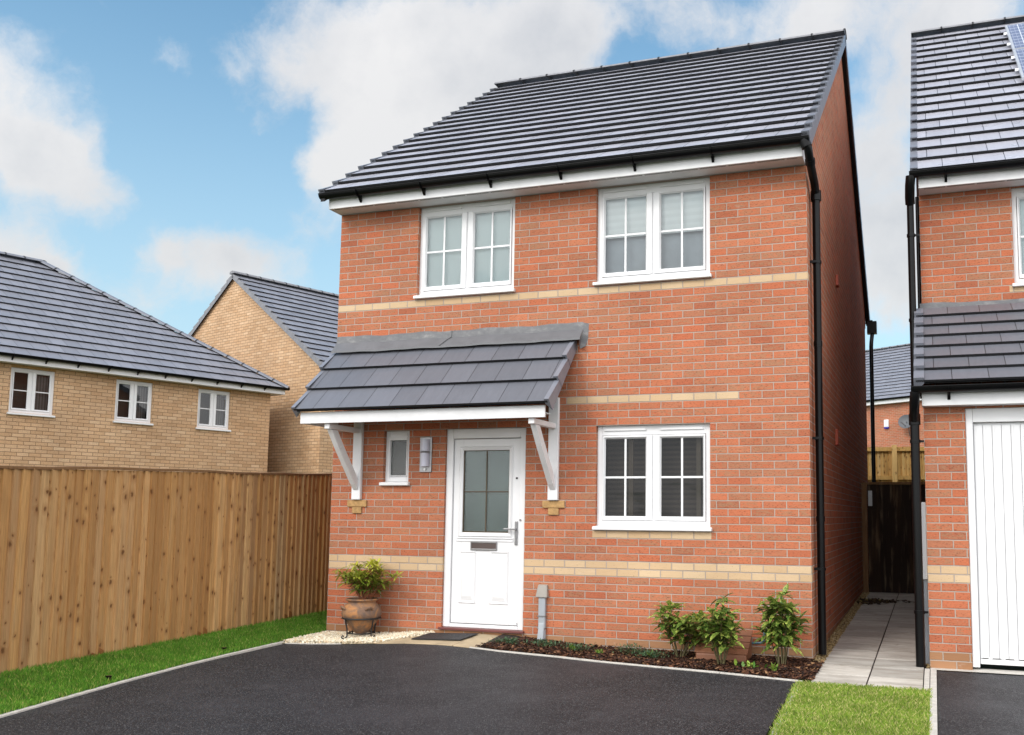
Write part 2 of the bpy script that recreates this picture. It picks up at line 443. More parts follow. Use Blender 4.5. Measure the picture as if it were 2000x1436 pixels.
def tarmac_material():
    t = NT('tarmac'); o = t.obj()
    v = t.vor(o, 120.); r = t.xyz(t.vor(o, 120., out='Color'))[0]
    c = t.ramp(r, [(0, (.007, .007, .009)), (.55, (.018, .018, .022)), (.85, (.044, .044, .050)), (1, (.15, .148, .15))])
    c = t.mix(t.mr(t.noise(o, 260., 2), .72, .76), c, (.34, .32, .29))
    pv = t.vor(o, 26.); pr_ = t.xyz(t.vor(o, 26., out='Color'))[1]
    c = t.mix(t.m('MULTIPLY', t.mr(pv, .03, .06, 1., 0.), t.m('GREATER_THAN', pr_, .93)), c, (.42, .36, .30))
    big = t.noise(o, .8, 6, .62)
    c = t.mix(t.mr(big, .45, .68, 0., .55), c, (.052, .054, .064))
    c = t.mix(t.mr(t.noise(o, 3.2, 8, .75), .56, .74, 0., .5), c, (.085, .086, .094))
    c = t.mix(t.mr(t.noise(t.vm('MULTIPLY', o, (5., .8, 1.)), 1.4, 5), .60, .72, 0., .35), c, (.014, .014, .018))
    h = t.m('ADD', t.m('MULTIPLY', t.m('SUBTRACT', 1., v), .8), t.noise(o, 60., 3))
    c = t.vm('SCALE', c, scale=.82)
    return t.pbr(c, t.mr(big, .3, .7, .66, .50), 0., t.bump(h, .010, 1.), .36)
M['tarmac'] = tarmac_material()

def paving_material():
    t = NT('concrete_paving'); o = t.obj()
    a = t.attr()
    n1 = t.noise(o, 3., 8, .65); n2 = t.noise(t.vm('MULTIPLY', o, (.7, 3.2, 1.)), 2.6, 6, .7)
    c = t.ramp(n1, [(.25, (.40, .37, .32)), (.5, (.50, .47, .42)), (.75, (.58, .55, .50))])
    c = t.vm('SCALE', c, scale=t.mr(a, 0., 1., .70, 1.08))
    c = t.mix(t.mr(n2, .47, .62, 0., .62), c, (.25, .22, .185))
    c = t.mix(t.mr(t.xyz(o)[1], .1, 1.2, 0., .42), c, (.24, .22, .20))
    # algae and damp stains, elongated loops on the older slabs
    ring = t.m('ABSOLUTE', t.m('SUBTRACT', t.noise(t.vm('MULTIPLY', o, (1., 2.2, 1.)), 1.9, 2), .5))
    c = t.mix(t.m('MULTIPLY', t.mr(ring, .0, .018, .55, 0.), t.mr(t.xyz(o)[1], .2, .6)), c, (.20, .17, .14))
    return t.pbr(c, .85, 0., t.bump(t.noise(o, 90., 4), .003, .5), .25)
M['paving'] = paving_material()
M['grass_base'] = plain('lawn_soil', (.055, .085, .022), .95, var=.4, scale=14, bump=.6)

def grass_material(name, a0, a1, dead, dfrac=.8):
    t = NT(name); a = t.attr(); o = t.obj()
    c = t.mix(a, a0, a1)
    c = t.mix(t.mr(a, dfrac, dfrac + .06), c, dead)
    c = t.vm('SCALE', c, scale=t.mr(t.noise(o, 3.5, 4), .3, .7, .78, 1.18))
    p = t.n('ShaderNodeBsdfPrincipled'); t.put(p.inputs['Base Color'], c); p.inputs['Roughness'].default_value = .55
    p.inputs['Specular IOR Level'].default_value = .2
    tl = t.n('ShaderNodeBsdfTranslucent'); t.put(tl.inputs[0], c)
    mx = t.n('ShaderNodeMixShader'); mx.inputs[0].default_value = .3
    t.t.links.new(p.outputs[0], mx.inputs[1]); t.t.links.new(tl.outputs[0], mx.inputs[2]); t.t.links.new(mx.outputs[0], t.out.inputs[0])
    return t.mat
M['grass_l'] = grass_material('deep_green_grass', (.065, .19, .02), (.20, .42, .045), (.42, .44, .12), .86)
M['grass_r'] = grass_material('pale_green_grass', (.15, .27, .03), (.38, .50, .07), (.60, .56, .22), .74)

def stone_mix(name, pts, rough=.8, spec=.3):
    t = NT(name); a = t.attr(); o = t.obj()
    c = t.ramp(a, pts)
    c = t.vm('SCALE', c, scale=t.mr(t.noise(o, 90., 3), .3, .7, .85, 1.1))
    return t.pbr(c, rough, 0., None, spec)
M['white_gravel'] = stone_mix('cream_gravel', [(0, (.50, .42, .28)), (.3, (.72, .65, .50)), (.7, (.82, .77, .64)), (1, (.66, .47, .27))])
M['yellow_gravel'] = stone_mix('ochre_gravel', [(0, (.12, .08, .04)), (.4, (.26, .18, .08)), (.8, (.38, .28, .13)), (1, (.46, .38, .24))])
M['bark'] = stone_mix('bark_chips', [(0, (.012, .006, .004)), (.45, (.035, .014, .008)), (.75, (.075, .028, .014)), (.92, (.16, .07, .035)), (1, (.34, .19, .09))], .7)
M['soil'] = plain('dark_mulch_soil', (.020, .011, .008), .9, var=.4, scale=30, bump=1.)
M['litter'] = stone_mix('leaf_litter', [(0, (.02, .012, .007)), (.7, (.05, .03, .015)), (.95, (.10, .06, .02)), (1, (.55, .45, .13))], .8)
M['ground'] = plain('earth_and_turf', (.06, .085, .03), .95, var=.3, scale=2, bump=.5)
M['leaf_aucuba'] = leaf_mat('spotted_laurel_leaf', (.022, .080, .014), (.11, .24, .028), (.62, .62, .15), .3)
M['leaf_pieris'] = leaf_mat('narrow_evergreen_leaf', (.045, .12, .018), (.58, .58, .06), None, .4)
M['leaf_low'] = leaf_mat('blue_green_herb_leaf', (.025, .065, .030), (.10, .19, .085), None, .5)
M['leaf_fresh'] = leaf_mat('fresh_shoot_leaf', (.05, .16, .02), (.30, .42, .06), None, .4)
M['stem'] = plain('green_brown_stem', (.10, .085, .035), .6, var=.2, scale=30)
M['stem_red'] = plain('reddish_stem', (.22, .075, .035), .6, var=.2, scale=30)

def pot_material():
    t = NT('weathered_terracotta'); o = t.obj()
    n1 = t.noise(o, 7., 8, .65, .8); n2 = t.noise(o, 22., 5)
    c = t.ramp(n1, [(.3, (.11, .085, .075)), (.45, (.20, .12, .08)), (.54, (.30, .16, .08)), (.62, (.44, .20, .075)), (.75, (.25, .155, .10))])
    c = t.mix(t.mr(n2, .5, .7, 0., .5), c, (.13, .10, .085))
    return t.pbr(c, .8, 0., t.bump(t.noise(o, 45., 5), .006, .7), .25)
M['pot'] = pot_material()

def mat_material():
    t = NT('black_rubber_mat'); o = t.obj(); x, y, z = t.xyz(o)
    g = t.m('MULTIPLY', t.m('SINE', t.m('MULTIPLY', x, 420.)), t.m('SINE', t.m('MULTIPLY', y, 420.)))
    c = t.mix(t.mr(g, -.2, .5), (.008, .008, .009), (.045, .046, .05))
    return t.pbr(c, .6, 0., t.bump(g, .004, .8))
M['mat'] = mat_material()

def solar_material():
    t = NT('solar_cells'); o = t.obj(); x, y, z = t.xyz(o)
    def ln(k, p, w):
        f = t.m('FRACT', t.m('DIVIDE', k, p)); return t.m('LESS_THAN', t.m('MINIMUM', f, t.m('SUBTRACT', 1., f)), w)
    g = t.m('MAXIMUM', ln(x, .158, .03), ln(y, .158, .03))
    fine = ln(x, .052, .04)
    c = t.mix(fine, (.16, .18, .27), (.34, .37, .47)); c = t.mix(g, c, (.70, .73, .80))
    return t.pbr(c, .12, 0., None, .6)
M['solar'] = solar_material()
M['alu'] = plain('aluminium_frame', (.7, .71, .73), .35, .6)
M['lamp_shade'] = plain('frosted_lamp_shade', (.56, .56, .66), .3, var=.03)
M['red_sill'] = plain('dark_red_threshold', (.15, .045, .04), .5)
M['dish'] = plain('grey_satellite_dish', (.10, .105, .115), .5)
M['blue_plastic'] = plain('blue_plastic', (.03, .02, .32), .4)

# ------------------------------------------------------------------ ground height
def gh(x, y):
    g = -.036 + .022 * y
    b = .085 * math.exp(-((x - 1.85) / .95) ** 2) * math.exp(-(min(0, y) / .75) ** 2)
    if y > .5: b = 0
    return g + b
def ghn(X, Y):
    g = -.036 + .022 * Y
    return g + .085 * np.exp(-((X - 1.85) / .95) ** 2) * np.exp(-(np.minimum(0, Y) / .75) ** 2)

# ------------------------------------------------------------------ tiled slopes
def tiled(mb, eL, eR, tL, tR, rows, nose=.025, gap=.017, u0=0.):
    eL, eR, tL, tR = map(Vector, (eL, eR, tL, tR))
    ud = (eR - eL).normalized()
    nrm = ud.cross(tL - eL)
    nrm = (nrm - ud * nrm.dot(ud)).normalized()
    if nrm.z < 0: nrm = -nrm
    for k in range(rows):
        a0, a1 = k / rows, (k + 1.12) / rows
        if k == rows - 1: a1 = 1.0
        L0 = eL.lerp(tL, a0); R0 = eR.lerp(tR, a0); L1 = eL.lerp(tL, a1); R1 = eR.lerp(tR, a1)
        hi, lo = nrm * (nose + gap), nrm * gap
        wob = [rnd.uniform(-.0012, .0012) for _ in range(2)]
        A = L0 + hi; B = R0 + hi; C_ = R1 + nrm * .003; D = L1 + nrm * .003
        uvs = [(u0 + (p - eL).dot(ud), k + q) for p, q in ((A, .02), (B, .02), (C_, .98), (D, .98))]
        mb.face([A, B, C_, D], 0, uvs)
        mb.face([L0 + lo, R0 + lo, B, A], 1)                       # nose
        mb.face([L0 + lo, D, A][::-1], 1); mb.face([R0 + lo, B, C_][::-1], 1)
        mb.face([L0 + lo, L1, R1, R0 + lo], 1)
    mb.face([eL, tL, tR, eR], 1)                                    # dark underlay
    return nrm

VM = None; VP = None
def verge_caps(mb, e, t_, out, rows, w=.075, drop=.11, nrm=None, nose=.032):
    """dry verge units stepping with the tiles; out = outward unit vector"""
    e, t_, out = Vector(e), Vector(t_), Vector(out)
    for k in range(rows):
        a = e.lerp(t_, k / rows); b = e.lerp(t_, min(1, (k + 1.03) / rows))
        lift0, lift1 = nrm * (nose + .022), nrm * .006
        i = -out * w
        dn = -nrm * drop
        A, B = a + out * .02, b + out * .02
        P = [A + dn, A + i + dn * .0, A + i + lift0, A + lift0, B + dn, B + i, B + i + lift1, B + lift1]
        mb.quads(P, [(3, 2, 6, 7)], 0)
        mb.quads(P, [(0, 3, 7, 4)], 0)
        mb.quads(P, [(0, 1, 2, 3)], 0)
        mb.quads(P, [(0, 4, 5, 1)], 0)
        mb.quads(P, [(4, 7, 6, 5)], 0)

def ridge_run(mb, a, b, seg=.45, w=.115, h=.065, n=7, clip=True):
    a, b = Vector(a), Vector(b); d = b - a; L = d.length; d.normalize()
    s = d.cross(Vector((0, 0, 1))).normalized(); u = s.cross(d)
    k = max(1, round(L / seg)); sl = L / k
    for i in range(k):
        p0 = a + d * (i * sl); p1 = a + d * ((i + 1) * sl - .006)
        prof = []
        for j in range(n):
            t = math.pi * j / (n - 1)
            prof.append(s * (math.cos(t) * w) + u * (math.sin(t) * h - .02))
        vs = [p0 + q for q in prof] + [p1 + q for q in prof]
        mb.quads(vs, [(j, j + 1, n + j + 1, n + j) for j in range(n - 1)], 0)
        mb.face([p0 + q for q in prof], 0); mb.face([p1 + q for q in prof][::-1], 0)
        if clip:
            vs = [p1 - d * .012 + q * 1.12 for q in prof] + [p1 + d * .012 + q * 1.12 for q in prof]
            mb.quads(vs, [(j, j + 1, n + j + 1, n + j) for j in range(n - 1)], 1)

def gutter(mb, a, b, r=.055, ends=True):
    """half-round gutter, a->b top edge centre line"""
    a, b = Vector(a), Vector(b); d = (b - a).normalized(); s = d.cross(Vector((0, 0, 1))); n = 12
    def ring(p, rr): return [p + s * (math.cos(t) * rr) + Vector((0, 0, math.sin(t) * rr)) for t in [math.pi + math.pi * k / n for k in range(n + 1)]]
    o0, o1, i0, i1 = ring(a, r), ring(b, r), ring(a, r - .004), ring(b, r - .004)
    N = n + 1
    mb.quads(o0 + o1, [(k, k + 1, N + k + 1, N + k) for k in range(n)], 0, True)
    mb.quads(i0 + i1, [(k + 1, k, N + k, N + k + 1) for k in range(n)], 0, True)
    for q in (0, n): mb.quads([o0[q], o1[q], i1[q], i0[q]], [(0, 1, 2, 3)], 0)
    for e0, p in ((o0, a), (o1, b)):
        mb.face(e0, 0)
    # rolled front lip
    for sg in (-1, 1): mb.tube([a + s * r * sg, b + s * r * sg], .006, 6)

def gutter_brackets(own, a, b, spacing, r=.055, back=None):
    a, b = Vector(a), Vector(b); L = (b - a).length; d = (b - a).normalized(); s = d.cross(Vector((0, 0, 1)))
    back = Vector(back)
    k = int(L / spacing); x = .22
    while x < L - .1:
        mb = MB(); p = a + d * x; n = 8
        pts = [p + s * (math.cos(t) * (r + .006)) + Vector((0, 0, math.sin(t) * (r + .006))) for t in [math.pi + math.pi * q / n for q in range(n + 1)]]
        for q in range(n): mb.bar(pts[q], pts[q + 1], .03, .005, 0, up=d)
        mb.hexa([p + d * -.013 + Vector((0, 0, -r - .055)) + back * .9, p + d * .013 + Vector((0, 0, -r - .055)) + back * .9, p + d * .013 + Vector((0, 0, -r - .06)) + back * 1., p + d * -.013 + Vector((0, 0, -r - .06)) + back],
                [p + d * -.013 + Vector((0, 0, -r)), p + d * .013 + Vector((0, 0, -r)), p + d * .013 + Vector((0, 0, -.02)) + back, p + d * -.013 + Vector((0, 0, -.02)) + back])
        mb.build('bracket', M['black_pvc'], own); x += spacing

# ------------------------------------------------------------------ walls with openings
def wall_face(mb, x0, x1, z0, z1, holes, depth=.10, y=0.):
    """outer face in plane y, facing -y, with rectangular holes (x0,x1,z0,z1) and reveals"""
    xs = sorted({x0, x1} | {h[0] for h in holes} | {h[1] for h in holes})
    zs = sorted({z0, z1} | {h[2] for h in holes} | {h[3] for h in holes})
    xs = [x for x in xs if x0 <= x <= x1]; zs = [z for z in zs if z0 <= z <= z1]
    for i in range(len(xs) - 1):
        for j in range(len(zs) - 1):
            cx, cz = (xs[i] + xs[i + 1]) / 2, (zs[j] + zs[j + 1]) / 2
            if any(h[0] < cx < h[1] and h[2] < cz < h[3] for h in holes): continue
            mb.face([(xs[i], y, zs[j]), (xs[i + 1], y, zs[j]), (xs[i + 1], y, zs[j + 1]), (xs[i], y, zs[j + 1])])
    for a, b, c, d in holes:
        Y = y + depth
        mb.face([(a, y, c), (a, y, d), (a, Y, d), (a, Y, c)]); mb.face([(b, y, c), (b, Y, c), (b, Y, d), (b, y, d)])
        mb.face([(a, y, d), (b, y, d), (b, Y, d), (a, Y, d)]); mb.face([(a, y, c), (a, Y, c), (b, Y, c), (b, y, c)])

def window(parent, x0, x1, z0, z1, y, glass, behind, cross=True, hbar=True, leaves=2, vents=True, gt=.13, gb=.115, gs=.085, gm=.165, sill=.045, sill_ext=.02, fy=.05, label=None, bar='upvc', name='window'):
    """casement in plane y (front of frame); returns part"""
    b = MB(); t = .052
    b.box(x0, x0 + t, y, y + .07, z0, z1); b.box(x1 - t, x1, y, y + .07, z0, z1)
    b.box(x0 + t, x1 - t, y, y + .07, z1 - t - (.045 if vents else 0), z1); b.box(x0 + t, x1 - t, y, y + .07, z0, z0 + t)
    w = (x1 - x0)
    cells = []
    if leaves == 2:
        xm = (x0 + x1) / 2
        b.box(xm - .022, xm + .022, y + .004, y + .068, z0 + t, z1 - t - (.045 if vents else 0))
        cells = [(x0 + t, xm - .006), (xm + .006, x1 - t)]
        gl = [(x0 + gs, xm - gm / 2), (xm + gm / 2, x1 - gs)]
    else:
        cells = [(x0 + t, x1 - t)]; gl = [(x0 + gs, x1 - gs)]
    f = b.build(name, M['upvc'], parent, bevel=.004)
    if label: f['label'] = label
    zt = z1 - gt; zb = z0 + gb
    for (c0, c1), (g0, g1) in zip(cells, gl):
        s = MB(); ys = y - .012; c0 += .004; c1 -= .004; cz0 = z0 + t + .002; cz1 = z1 - t - (.045 if vents else 0) - .004
        # sash with a sloping glazing bead
        s.box(c0, g0 - .014, ys, y + .06, cz0, cz1); s.box(g1 + .014, c1, ys, y + .06, cz0, cz1)
        s.box(g0 - .014, g1 + .014, ys, y + .06, zt + .014, cz1); s.box(g0 - .014, g1 + .014, ys, y + .06, cz0, zb - .014)
        yb = y + .012
        P = [(g0 - .014, ys + .002, zb - .014), (g1 + .014, ys + .002, zb - .014), (g1 + .014, ys + .002, zt + .014), (g0 - .014, ys + .002, zt + .014)]
        Q = [(g0, yb, zb), (g1, yb, zb), (g1, yb, zt), (g0, yb, zt)]
        for i in range(4): s.face([P[i], P[(i + 1) % 4], Q[(i + 1) % 4], Q[i]])
        s.build('sash', M['upvc'], f, bevel=.003)
        g = MB(); yg = y + .018
        g.face([(g0 - .01, yg, zb - .01), (g1 + .01, yg, zb - .01), (g1 + .01, yg, zt + .01), (g0 - .01, yg, zt + .01)])
        g.build('pane', glass, f)
        if cross or hbar:
            c = MB(); xm_, zm = (g0 + g1) / 2, (zb + zt) / 2 + (0 if cross else .0)
            if cross: c.box(xm_ - .010, xm_ + .010, yg - .009, yg - .001, zb, zt)
            c.box(g0, g1, yg - .008, yg - .002, zm - .010, zm + .010)
            c.build('glazing_bar', M[bar], f)
    if vents:
        v = MB()
        for (g0, g1) in gl:
            v.box(g0 - .01, g1 + .01, y - .016, y, z1 - .052, z1 - .040)
            v.box(g0, g1, y - .006, y, z1 - .040, z1 - .020)
        v.build_each('trickle_vent', M['upvc'], f)
    if sill:
        s = MB(); a, c = x0 - sill_ext, x1 + sill_ext
        s.hexa([(a, -.045 + (y - .05), z0 - sill), (c, -.045 + (y - .05), z0 - sill), (c, y + .04, z0 - sill), (a, y + .04, z0 - sill)],
               [(a, -.045 + (y - .05), z0 - .012), (c, -.045 + (y - .05), z0 - .012), (c, y + .04, z0 + .004), (a, y + .04, z0 + .004)])
        s.build('sill', M['upvc'], f, bevel=.006)
    if behind: behind(f, x0, x1, z0, z1, y)
    return f

def panel_behind(mat, dy=.10, name='blind', z_from=0., z_to=1.):
    def fn(f, x0, x1, z0, z1, y):
        b = MB(); h = z1 - z0
        b.box(x0 + .04, x1 - .04, y + dy, y + dy + .006, z0 + .02 + h * z_from, z0 + h * z_to - .02)
        b.build(name, M[mat], f)
    return fn

# ================================================================== MAIN HOUSE
W = 5.2875; D = 8.30; SZ = 4.706
house = empty('red_brick_house', (0, 0, 0))
tag(house, 'large red brick house in the centre with white front door under a tiled canopy', 'house')
RY, RZ = 4.17, 8.09; EY, EZ = -.33, 4.86
slope = (RZ - EZ) / (RY - EY)
openings = [(1.0125, 2.19, 3.665, SZ), (3.12, 4.33, 3.665, SZ), (3.14, 4.325, 1.155, 2.20), (.655, .975, 1.60, 2.197), (1.42, 2.36, .075, 2.205)]
b = MB()
wall_face(b, 0, W, -.35, SZ, openings, .10)
def under(y): return EZ + slope * (min(y, 2 * RY - y) - EY) - .075
for X, flip in ((0, True), (W, False)):
    P = [(X, 0, -.35), (X, 2 * RY, -.35), (X, 2 * RY, under(0)), (X, RY, under(RY)), (X, 0, under(0))]
    b.face(P[::-1] if flip else P)
b.face([(W, 2 * RY, -.35), (0, 2 * RY, -.35), (0, 2 * RY, SZ), (W, 2 * RY, SZ)])
b.build('wall', M['brick'], house)
# inner lining: keeps rooms dark
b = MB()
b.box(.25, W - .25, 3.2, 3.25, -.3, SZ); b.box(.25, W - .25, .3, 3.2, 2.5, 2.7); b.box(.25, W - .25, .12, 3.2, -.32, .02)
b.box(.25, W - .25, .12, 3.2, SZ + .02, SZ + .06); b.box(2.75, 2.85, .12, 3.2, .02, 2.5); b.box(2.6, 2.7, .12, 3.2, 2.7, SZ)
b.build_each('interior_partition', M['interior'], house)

# roof
b = MB()
X0, X1 = -.055, W + .055
ROWS = 18
nf = tiled(b, (X0, EY, EZ), (X1, EY, EZ), (X0, RY, RZ), (X1, RY, RZ), ROWS)
nb = tiled(b, (X1, 2 * RY - EY, EZ), (X0, 2 * RY - EY, EZ), (X1, RY, RZ), (X0, RY, RZ), ROWS)
roof = b.build('roof', [M['tile'], M['tile_edge']], house)
VM, VP = M['verge'], roof
b = MB()
b = MB(); verge_caps(b, (X1, EY, EZ), (X1, RY, RZ), (1, 0, 0), ROWS, nrm=nf); b.build('verge', VM, VP); b = MB(); verge_caps(b, (X1, 2 * RY - EY, EZ), (X1, RY, RZ), (1, 0, 0), ROWS, nrm=nb); b.build('verge', VM, VP)
b = MB(); verge_caps(b, (X0, EY, EZ), (X0, RY, RZ), (-1, 0, 0), ROWS, nrm=nf, drop=.07); b.build('verge', VM, VP); b = MB(); verge_caps(b, (X0, 2 * RY - EY, EZ), (X0, RY, RZ), (-1, 0, 0), ROWS, nrm=nb); b.build('verge', VM, VP)
b = MB()
# dark soffit strips under the gable verges
for xx in ((W + .002, X1), (X0, -.002)):
    for s_ in (0, 1):
        ya, yb = (EY, RY) if s_ == 0 else (2 * RY - EY, RY)
        b.hexa([(xx[0], ya, EZ - .09), (xx[1], ya, EZ - .09), (xx[1], yb, RZ - .09), (xx[0], yb, RZ - .09)],
               [(xx[0], ya, EZ - .02), (xx[1], ya, EZ - .02), (xx[1], yb, RZ - .02), (xx[0], yb, RZ - .02)])
b.build_each('verge_soffit', M['tile_edge'], roof)
b = MB(); ridge_run(b, (X0 - .02, RY, RZ + .035), (X1 + .02, RY, RZ + .035), .44, .13, .06, 6)
b.build('ridge', [M['ridge'], M['tile_edge']], roof)

# fascia and soffit
FY = -.245
b = MB(); b.box(-.005, W - .005, FY, FY + .022, SZ, 4.885)
b.box(-.005, .017, FY + .024, -.002, SZ, 4.90); b.box(W - .027, W - .005, FY + .024, -.002, SZ, 4.90)
b.build('fascia', M['white_paint'], house, bevel=.002)
b = MB(); b.box(.018, W - .028, FY + .023, .05, SZ + .004, SZ + .014)
b.build('soffit', M['white_paint'], house)
b = MB(); b.box(.05, W - .06, FY + .032, FY + .052, SZ + .0005, SZ + .0035); b.build('soffit_vent', M['vent_strip'], house)
# rear fascia
b = MB(); b.box(-.005, W - .005, 2 * RY + .22, 2 * RY + .245, SZ, 4.89); b.box(-.005, W - .005, 2 * RY, 2 * RY + .22, SZ, SZ + .02)
b.build('fascia', M['white_paint'], house)

GZ = 4.855
b = MB(); gutter(b, (-.07, FY - .06, GZ), (W + .07, FY - .06, GZ)); g = b.build('gutter', M['black_pvc'], house)
gutter_brackets(g, (.20, FY - .06, GZ), (W, FY - .06, GZ), .80, back=(0, .055, 0))
b = MB(); gutter(b, (-.07, 2 * RY + .305, GZ), (W + .12, 2 * RY + .305, GZ)); b.build('gutter', M['black_pvc'], house)

# front downpipe on the side wall with swan neck
px, py, pr_ = W + .062, .24, .038
b = MB()
b.tube([(W + .03, FY - .06, GZ - .05), (W + .055, FY - .05, GZ - .10), (px, FY + .03, GZ - .20), (px, py - .10, GZ - .30), (px, py, GZ - .38), (px, py, GZ - .46)], .040, 16)
b.tube([(px, py, GZ - .34), (px, py, GZ - .44)], .052, 16)
b.tube([(W + .02, FY - .06, GZ - .02), (W + .045, FY - .055, GZ - .09)], .052, 16)
b.tube([(px, FY + .06, GZ - .215), (px, FY + .02, GZ - .18)], .048, 16)
b.tube([(px, py, GZ - .44), (px, py, .0)], pr_, 18)
dp = b.build('downpipe', M['black_pvc'], house)
b = MB()
for zz in (3.79, 2.05, .80):
    b.tube([(px, py, zz - .014), (px, py, zz + .014)], pr_ + .008, 18); b.box(W, px - .02, py - .055, py - .035, zz - .012, zz + .012)
    b.box(px - .03, px, py - .058, py - .030, zz - .012, zz + .012)
for zz in (3.0, 1.3): b.tube([(px, py, zz - .05), (px, py, zz + .0)], pr_ + .005, 18)
b.build_each('pipe_clip', M['black_pvc'], dp)
# rear downpipe
rx, ry = W + .10, 2 * RY + .02
b = MB()
b.box(W + .02, W + .19, 2 * RY + .22, 2 * RY + .38, GZ - .24, GZ - .02)
b.tube([(W + .11, 2 * RY + .30, GZ - .22), (rx, ry + .1, GZ - .42), (rx, ry, GZ - .52), (rx, ry, .2)], .036, 14)
b.build('downpipe', M['black_pvc'], house)
# terracotta flue vents in the side wall
for (yy, zz, hh) in ((2.53, 2.25, .17), (2.9, 4.25, .12)):
    b = MB(); b.box(W, W + .032, yy - .05, yy + .05, zz - hh / 2, zz + hh / 2); b.box(W + .0, W + .038, yy - .07, yy + .07, zz - hh / 2 - .02, zz - hh / 2)
    b.build('wall_vent', M['terracotta_vent'], house, bevel=.006)

# windows
def up_left(f, x0, x1, z0, z1, y):
    panel_behind('net', .06)(f, x0, x1, z0, z1, y)
def up_right(f, x0, x1, z0, z1, y):
    panel_behind('roller', .07, 'blind', .46, 1.)(f, x0, x1, z0, z1, y)
    panel_behind('grey_room', .11, 'curtain', 0., .9)(f, x0, x1, z0, z1, y)
def low_win(f, x0, x1, z0, z1, y):
    panel_behind('slat_blind', .22)(f, x0, x1, z0, z1, y)
    b = MB()
    for cx in (x0 + .31, x1 - .17): b.box(cx, cx + .045, y + .085, y + .11, z0 + .03, z1 - .03)
    b.build_each('inner_frame', M['brown_reveal'], f)
window(house, 1.0125, 2.19, 3.700, SZ, .05, M['glass'], up_left, gt=.125, gb=.105, label='upper window on the left with pale textured blinds')
window(house, 3.12, 4.33, 3.700, SZ, .05, M['glass'], up_right, gt=.125, gb=.10, label='upper window on the right with roller blinds half down')
window(house, 3.14, 4.325, 1.190, 2.20, .05, M['glass_dark'], low_win, gt=.135, gb=.095, label='ground floor window with dark interior')
window(house, .655, .975, 1.640, 2.197, .05, M['frosted'], panel_behind('interior', .05), cross=False, hbar=False, leaves=1, gt=.085, gb=.07, gs=.06, label='small narrow frosted window beside the wall lamp')

# corbel bricks below the canopy brackets
for cx in (.345, 2.687):
    b = MB(); b.box(cx - .122, cx + .122, -.022, -.001, 1.362, 1.435); b.box(cx - .058, cx + .058, -.020, -.001, 1.290, 1.359)
    b.build('corbel', M['corbel'], house, bevel=.005)

# ---- front door
dr = empty('door', (0, 0, 0)); dr.parent = house
dx0, dx1, dz0, dz1 = 1.42, 2.36, .105, 2.203
b = MB(); fy = .03
b.box(dx0, dx0 + .078, fy, fy + .09, dz0, dz1); b.box(dx1 - .072, dx1, fy, fy + .09, dz0, dz1); b.box(dx0 + .078, dx1 - .072, fy, fy + .09, dz1 - .105, dz1)
b.box(dx0 + .078, dx1 - .072, fy, fy + .09, dz0, dz0 + .036); b.build('door_frame', M['upvc'], dr, bevel=.006)
b = MB(); b.box(dx0 - .02, dx1 + .02, -.035, .14, .080, .104); b.build('threshold', M['red_sill'], dr, bevel=.003)
lx0, lx1, lz0, lz1 = 1.503, 2.283, .145, 2.092
gx0, gx1, gz0, gz1 = 1.612, 2.156, 1.098, 1.972
b = MB(); ly = .055
b.box(lx0, gx0, ly, ly + .05, lz0, lz1); b.box(gx1, lx1, ly, ly + .05, lz0, lz1)
b.box(gx0, gx1, ly, ly + .05, gz1, lz1); b.box(gx0, gx1, ly, ly + .05, lz0, gz0)
b.build('door_leaf', M['upvc'], dr, bevel=.003)
b = MB()
# moulding round the glass: outer step and inner slope
def mould(b, x0, x1, z0, z1, w, h, y):
    P = [(x0, y, z0), (x1, y, z0), (x1, y, z1), (x0, y, z1)]
    Q = [(x0 + w * .35, y - h, z0 + w * .35), (x1 - w * .35, y - h, z0 + w * .35), (x1 - w * .35, y - h, z1 - w * .35), (x0 + w * .35, y - h, z1 - w * .35)]
    S = [(x0 + w, y - h * .25, z0 + w), (x1 - w, y - h * .25, z0 + w), (x1 - w, y - h * .25, z1 - w), (x0 + w, y - h * .25, z1 - w)]
    for A, B in ((P, Q), (Q, S)):
        for i in range(4): b.face([A[i], A[(i + 1) % 4], B[(i + 1) % 4], B[i]])
mould(b, gx0 - .045, gx1 + .045, gz0 - .05, gz1 + .045, .046, .018, ly)
mould(b, gx0 - .062, gx1 + .062, gz0 - .095, gz0 - .052, .018, .012, ly)
for (a, c) in ((1.588, 1.790), (1.950, 2.166)):
    z0, z1 = .355, .905
    mould(b, a, c, z0, z1, .026, .012, ly)
    # fielded panel
    P = [(a + .026, ly - .003, z0 + .026), (c - .026, ly - .003, z0 + .026), (c - .026, ly - .003, z1 - .026), (a + .026, ly - .003, z1 - .026)]
    Q = [(a + .050, ly - .014, z0 + .075), (c - .050, ly - .014, z0 + .075), (c - .050, ly - .014, z1 - .075), (a + .050, ly - .014, z1 - .075)]
    for i in range(4): b.face([P[i], P[(i + 1) % 4], Q[(i + 1) % 4], Q[i]])
    b.face(Q)
b.build('door_panel', M['upvc'], dr)
b = MB(); b.box(lx0 + .01, lx1 - .01, ly - .016, ly, lz0 + .004, lz0 + .040); b.build('weather_bar', M['upvc'], dr, bevel=.006)
b = MB(); b.face([(gx0, ly + .018, gz0), (gx1, ly + .018, gz0), (gx1, ly + .018, gz1), (gx0, ly + .018, gz1)]); b.build('pane', M['frosted'], dr)
b = MB(); xm = (gx0 + gx1) / 2; zm = (gz0 + gz1) / 2 - .005
b.box(xm - .006, xm + .006, ly + .010, ly + .017, gz0, gz1); b.box(gx0, gx1, ly + .011, ly + .0165, zm - .006, zm + .006)
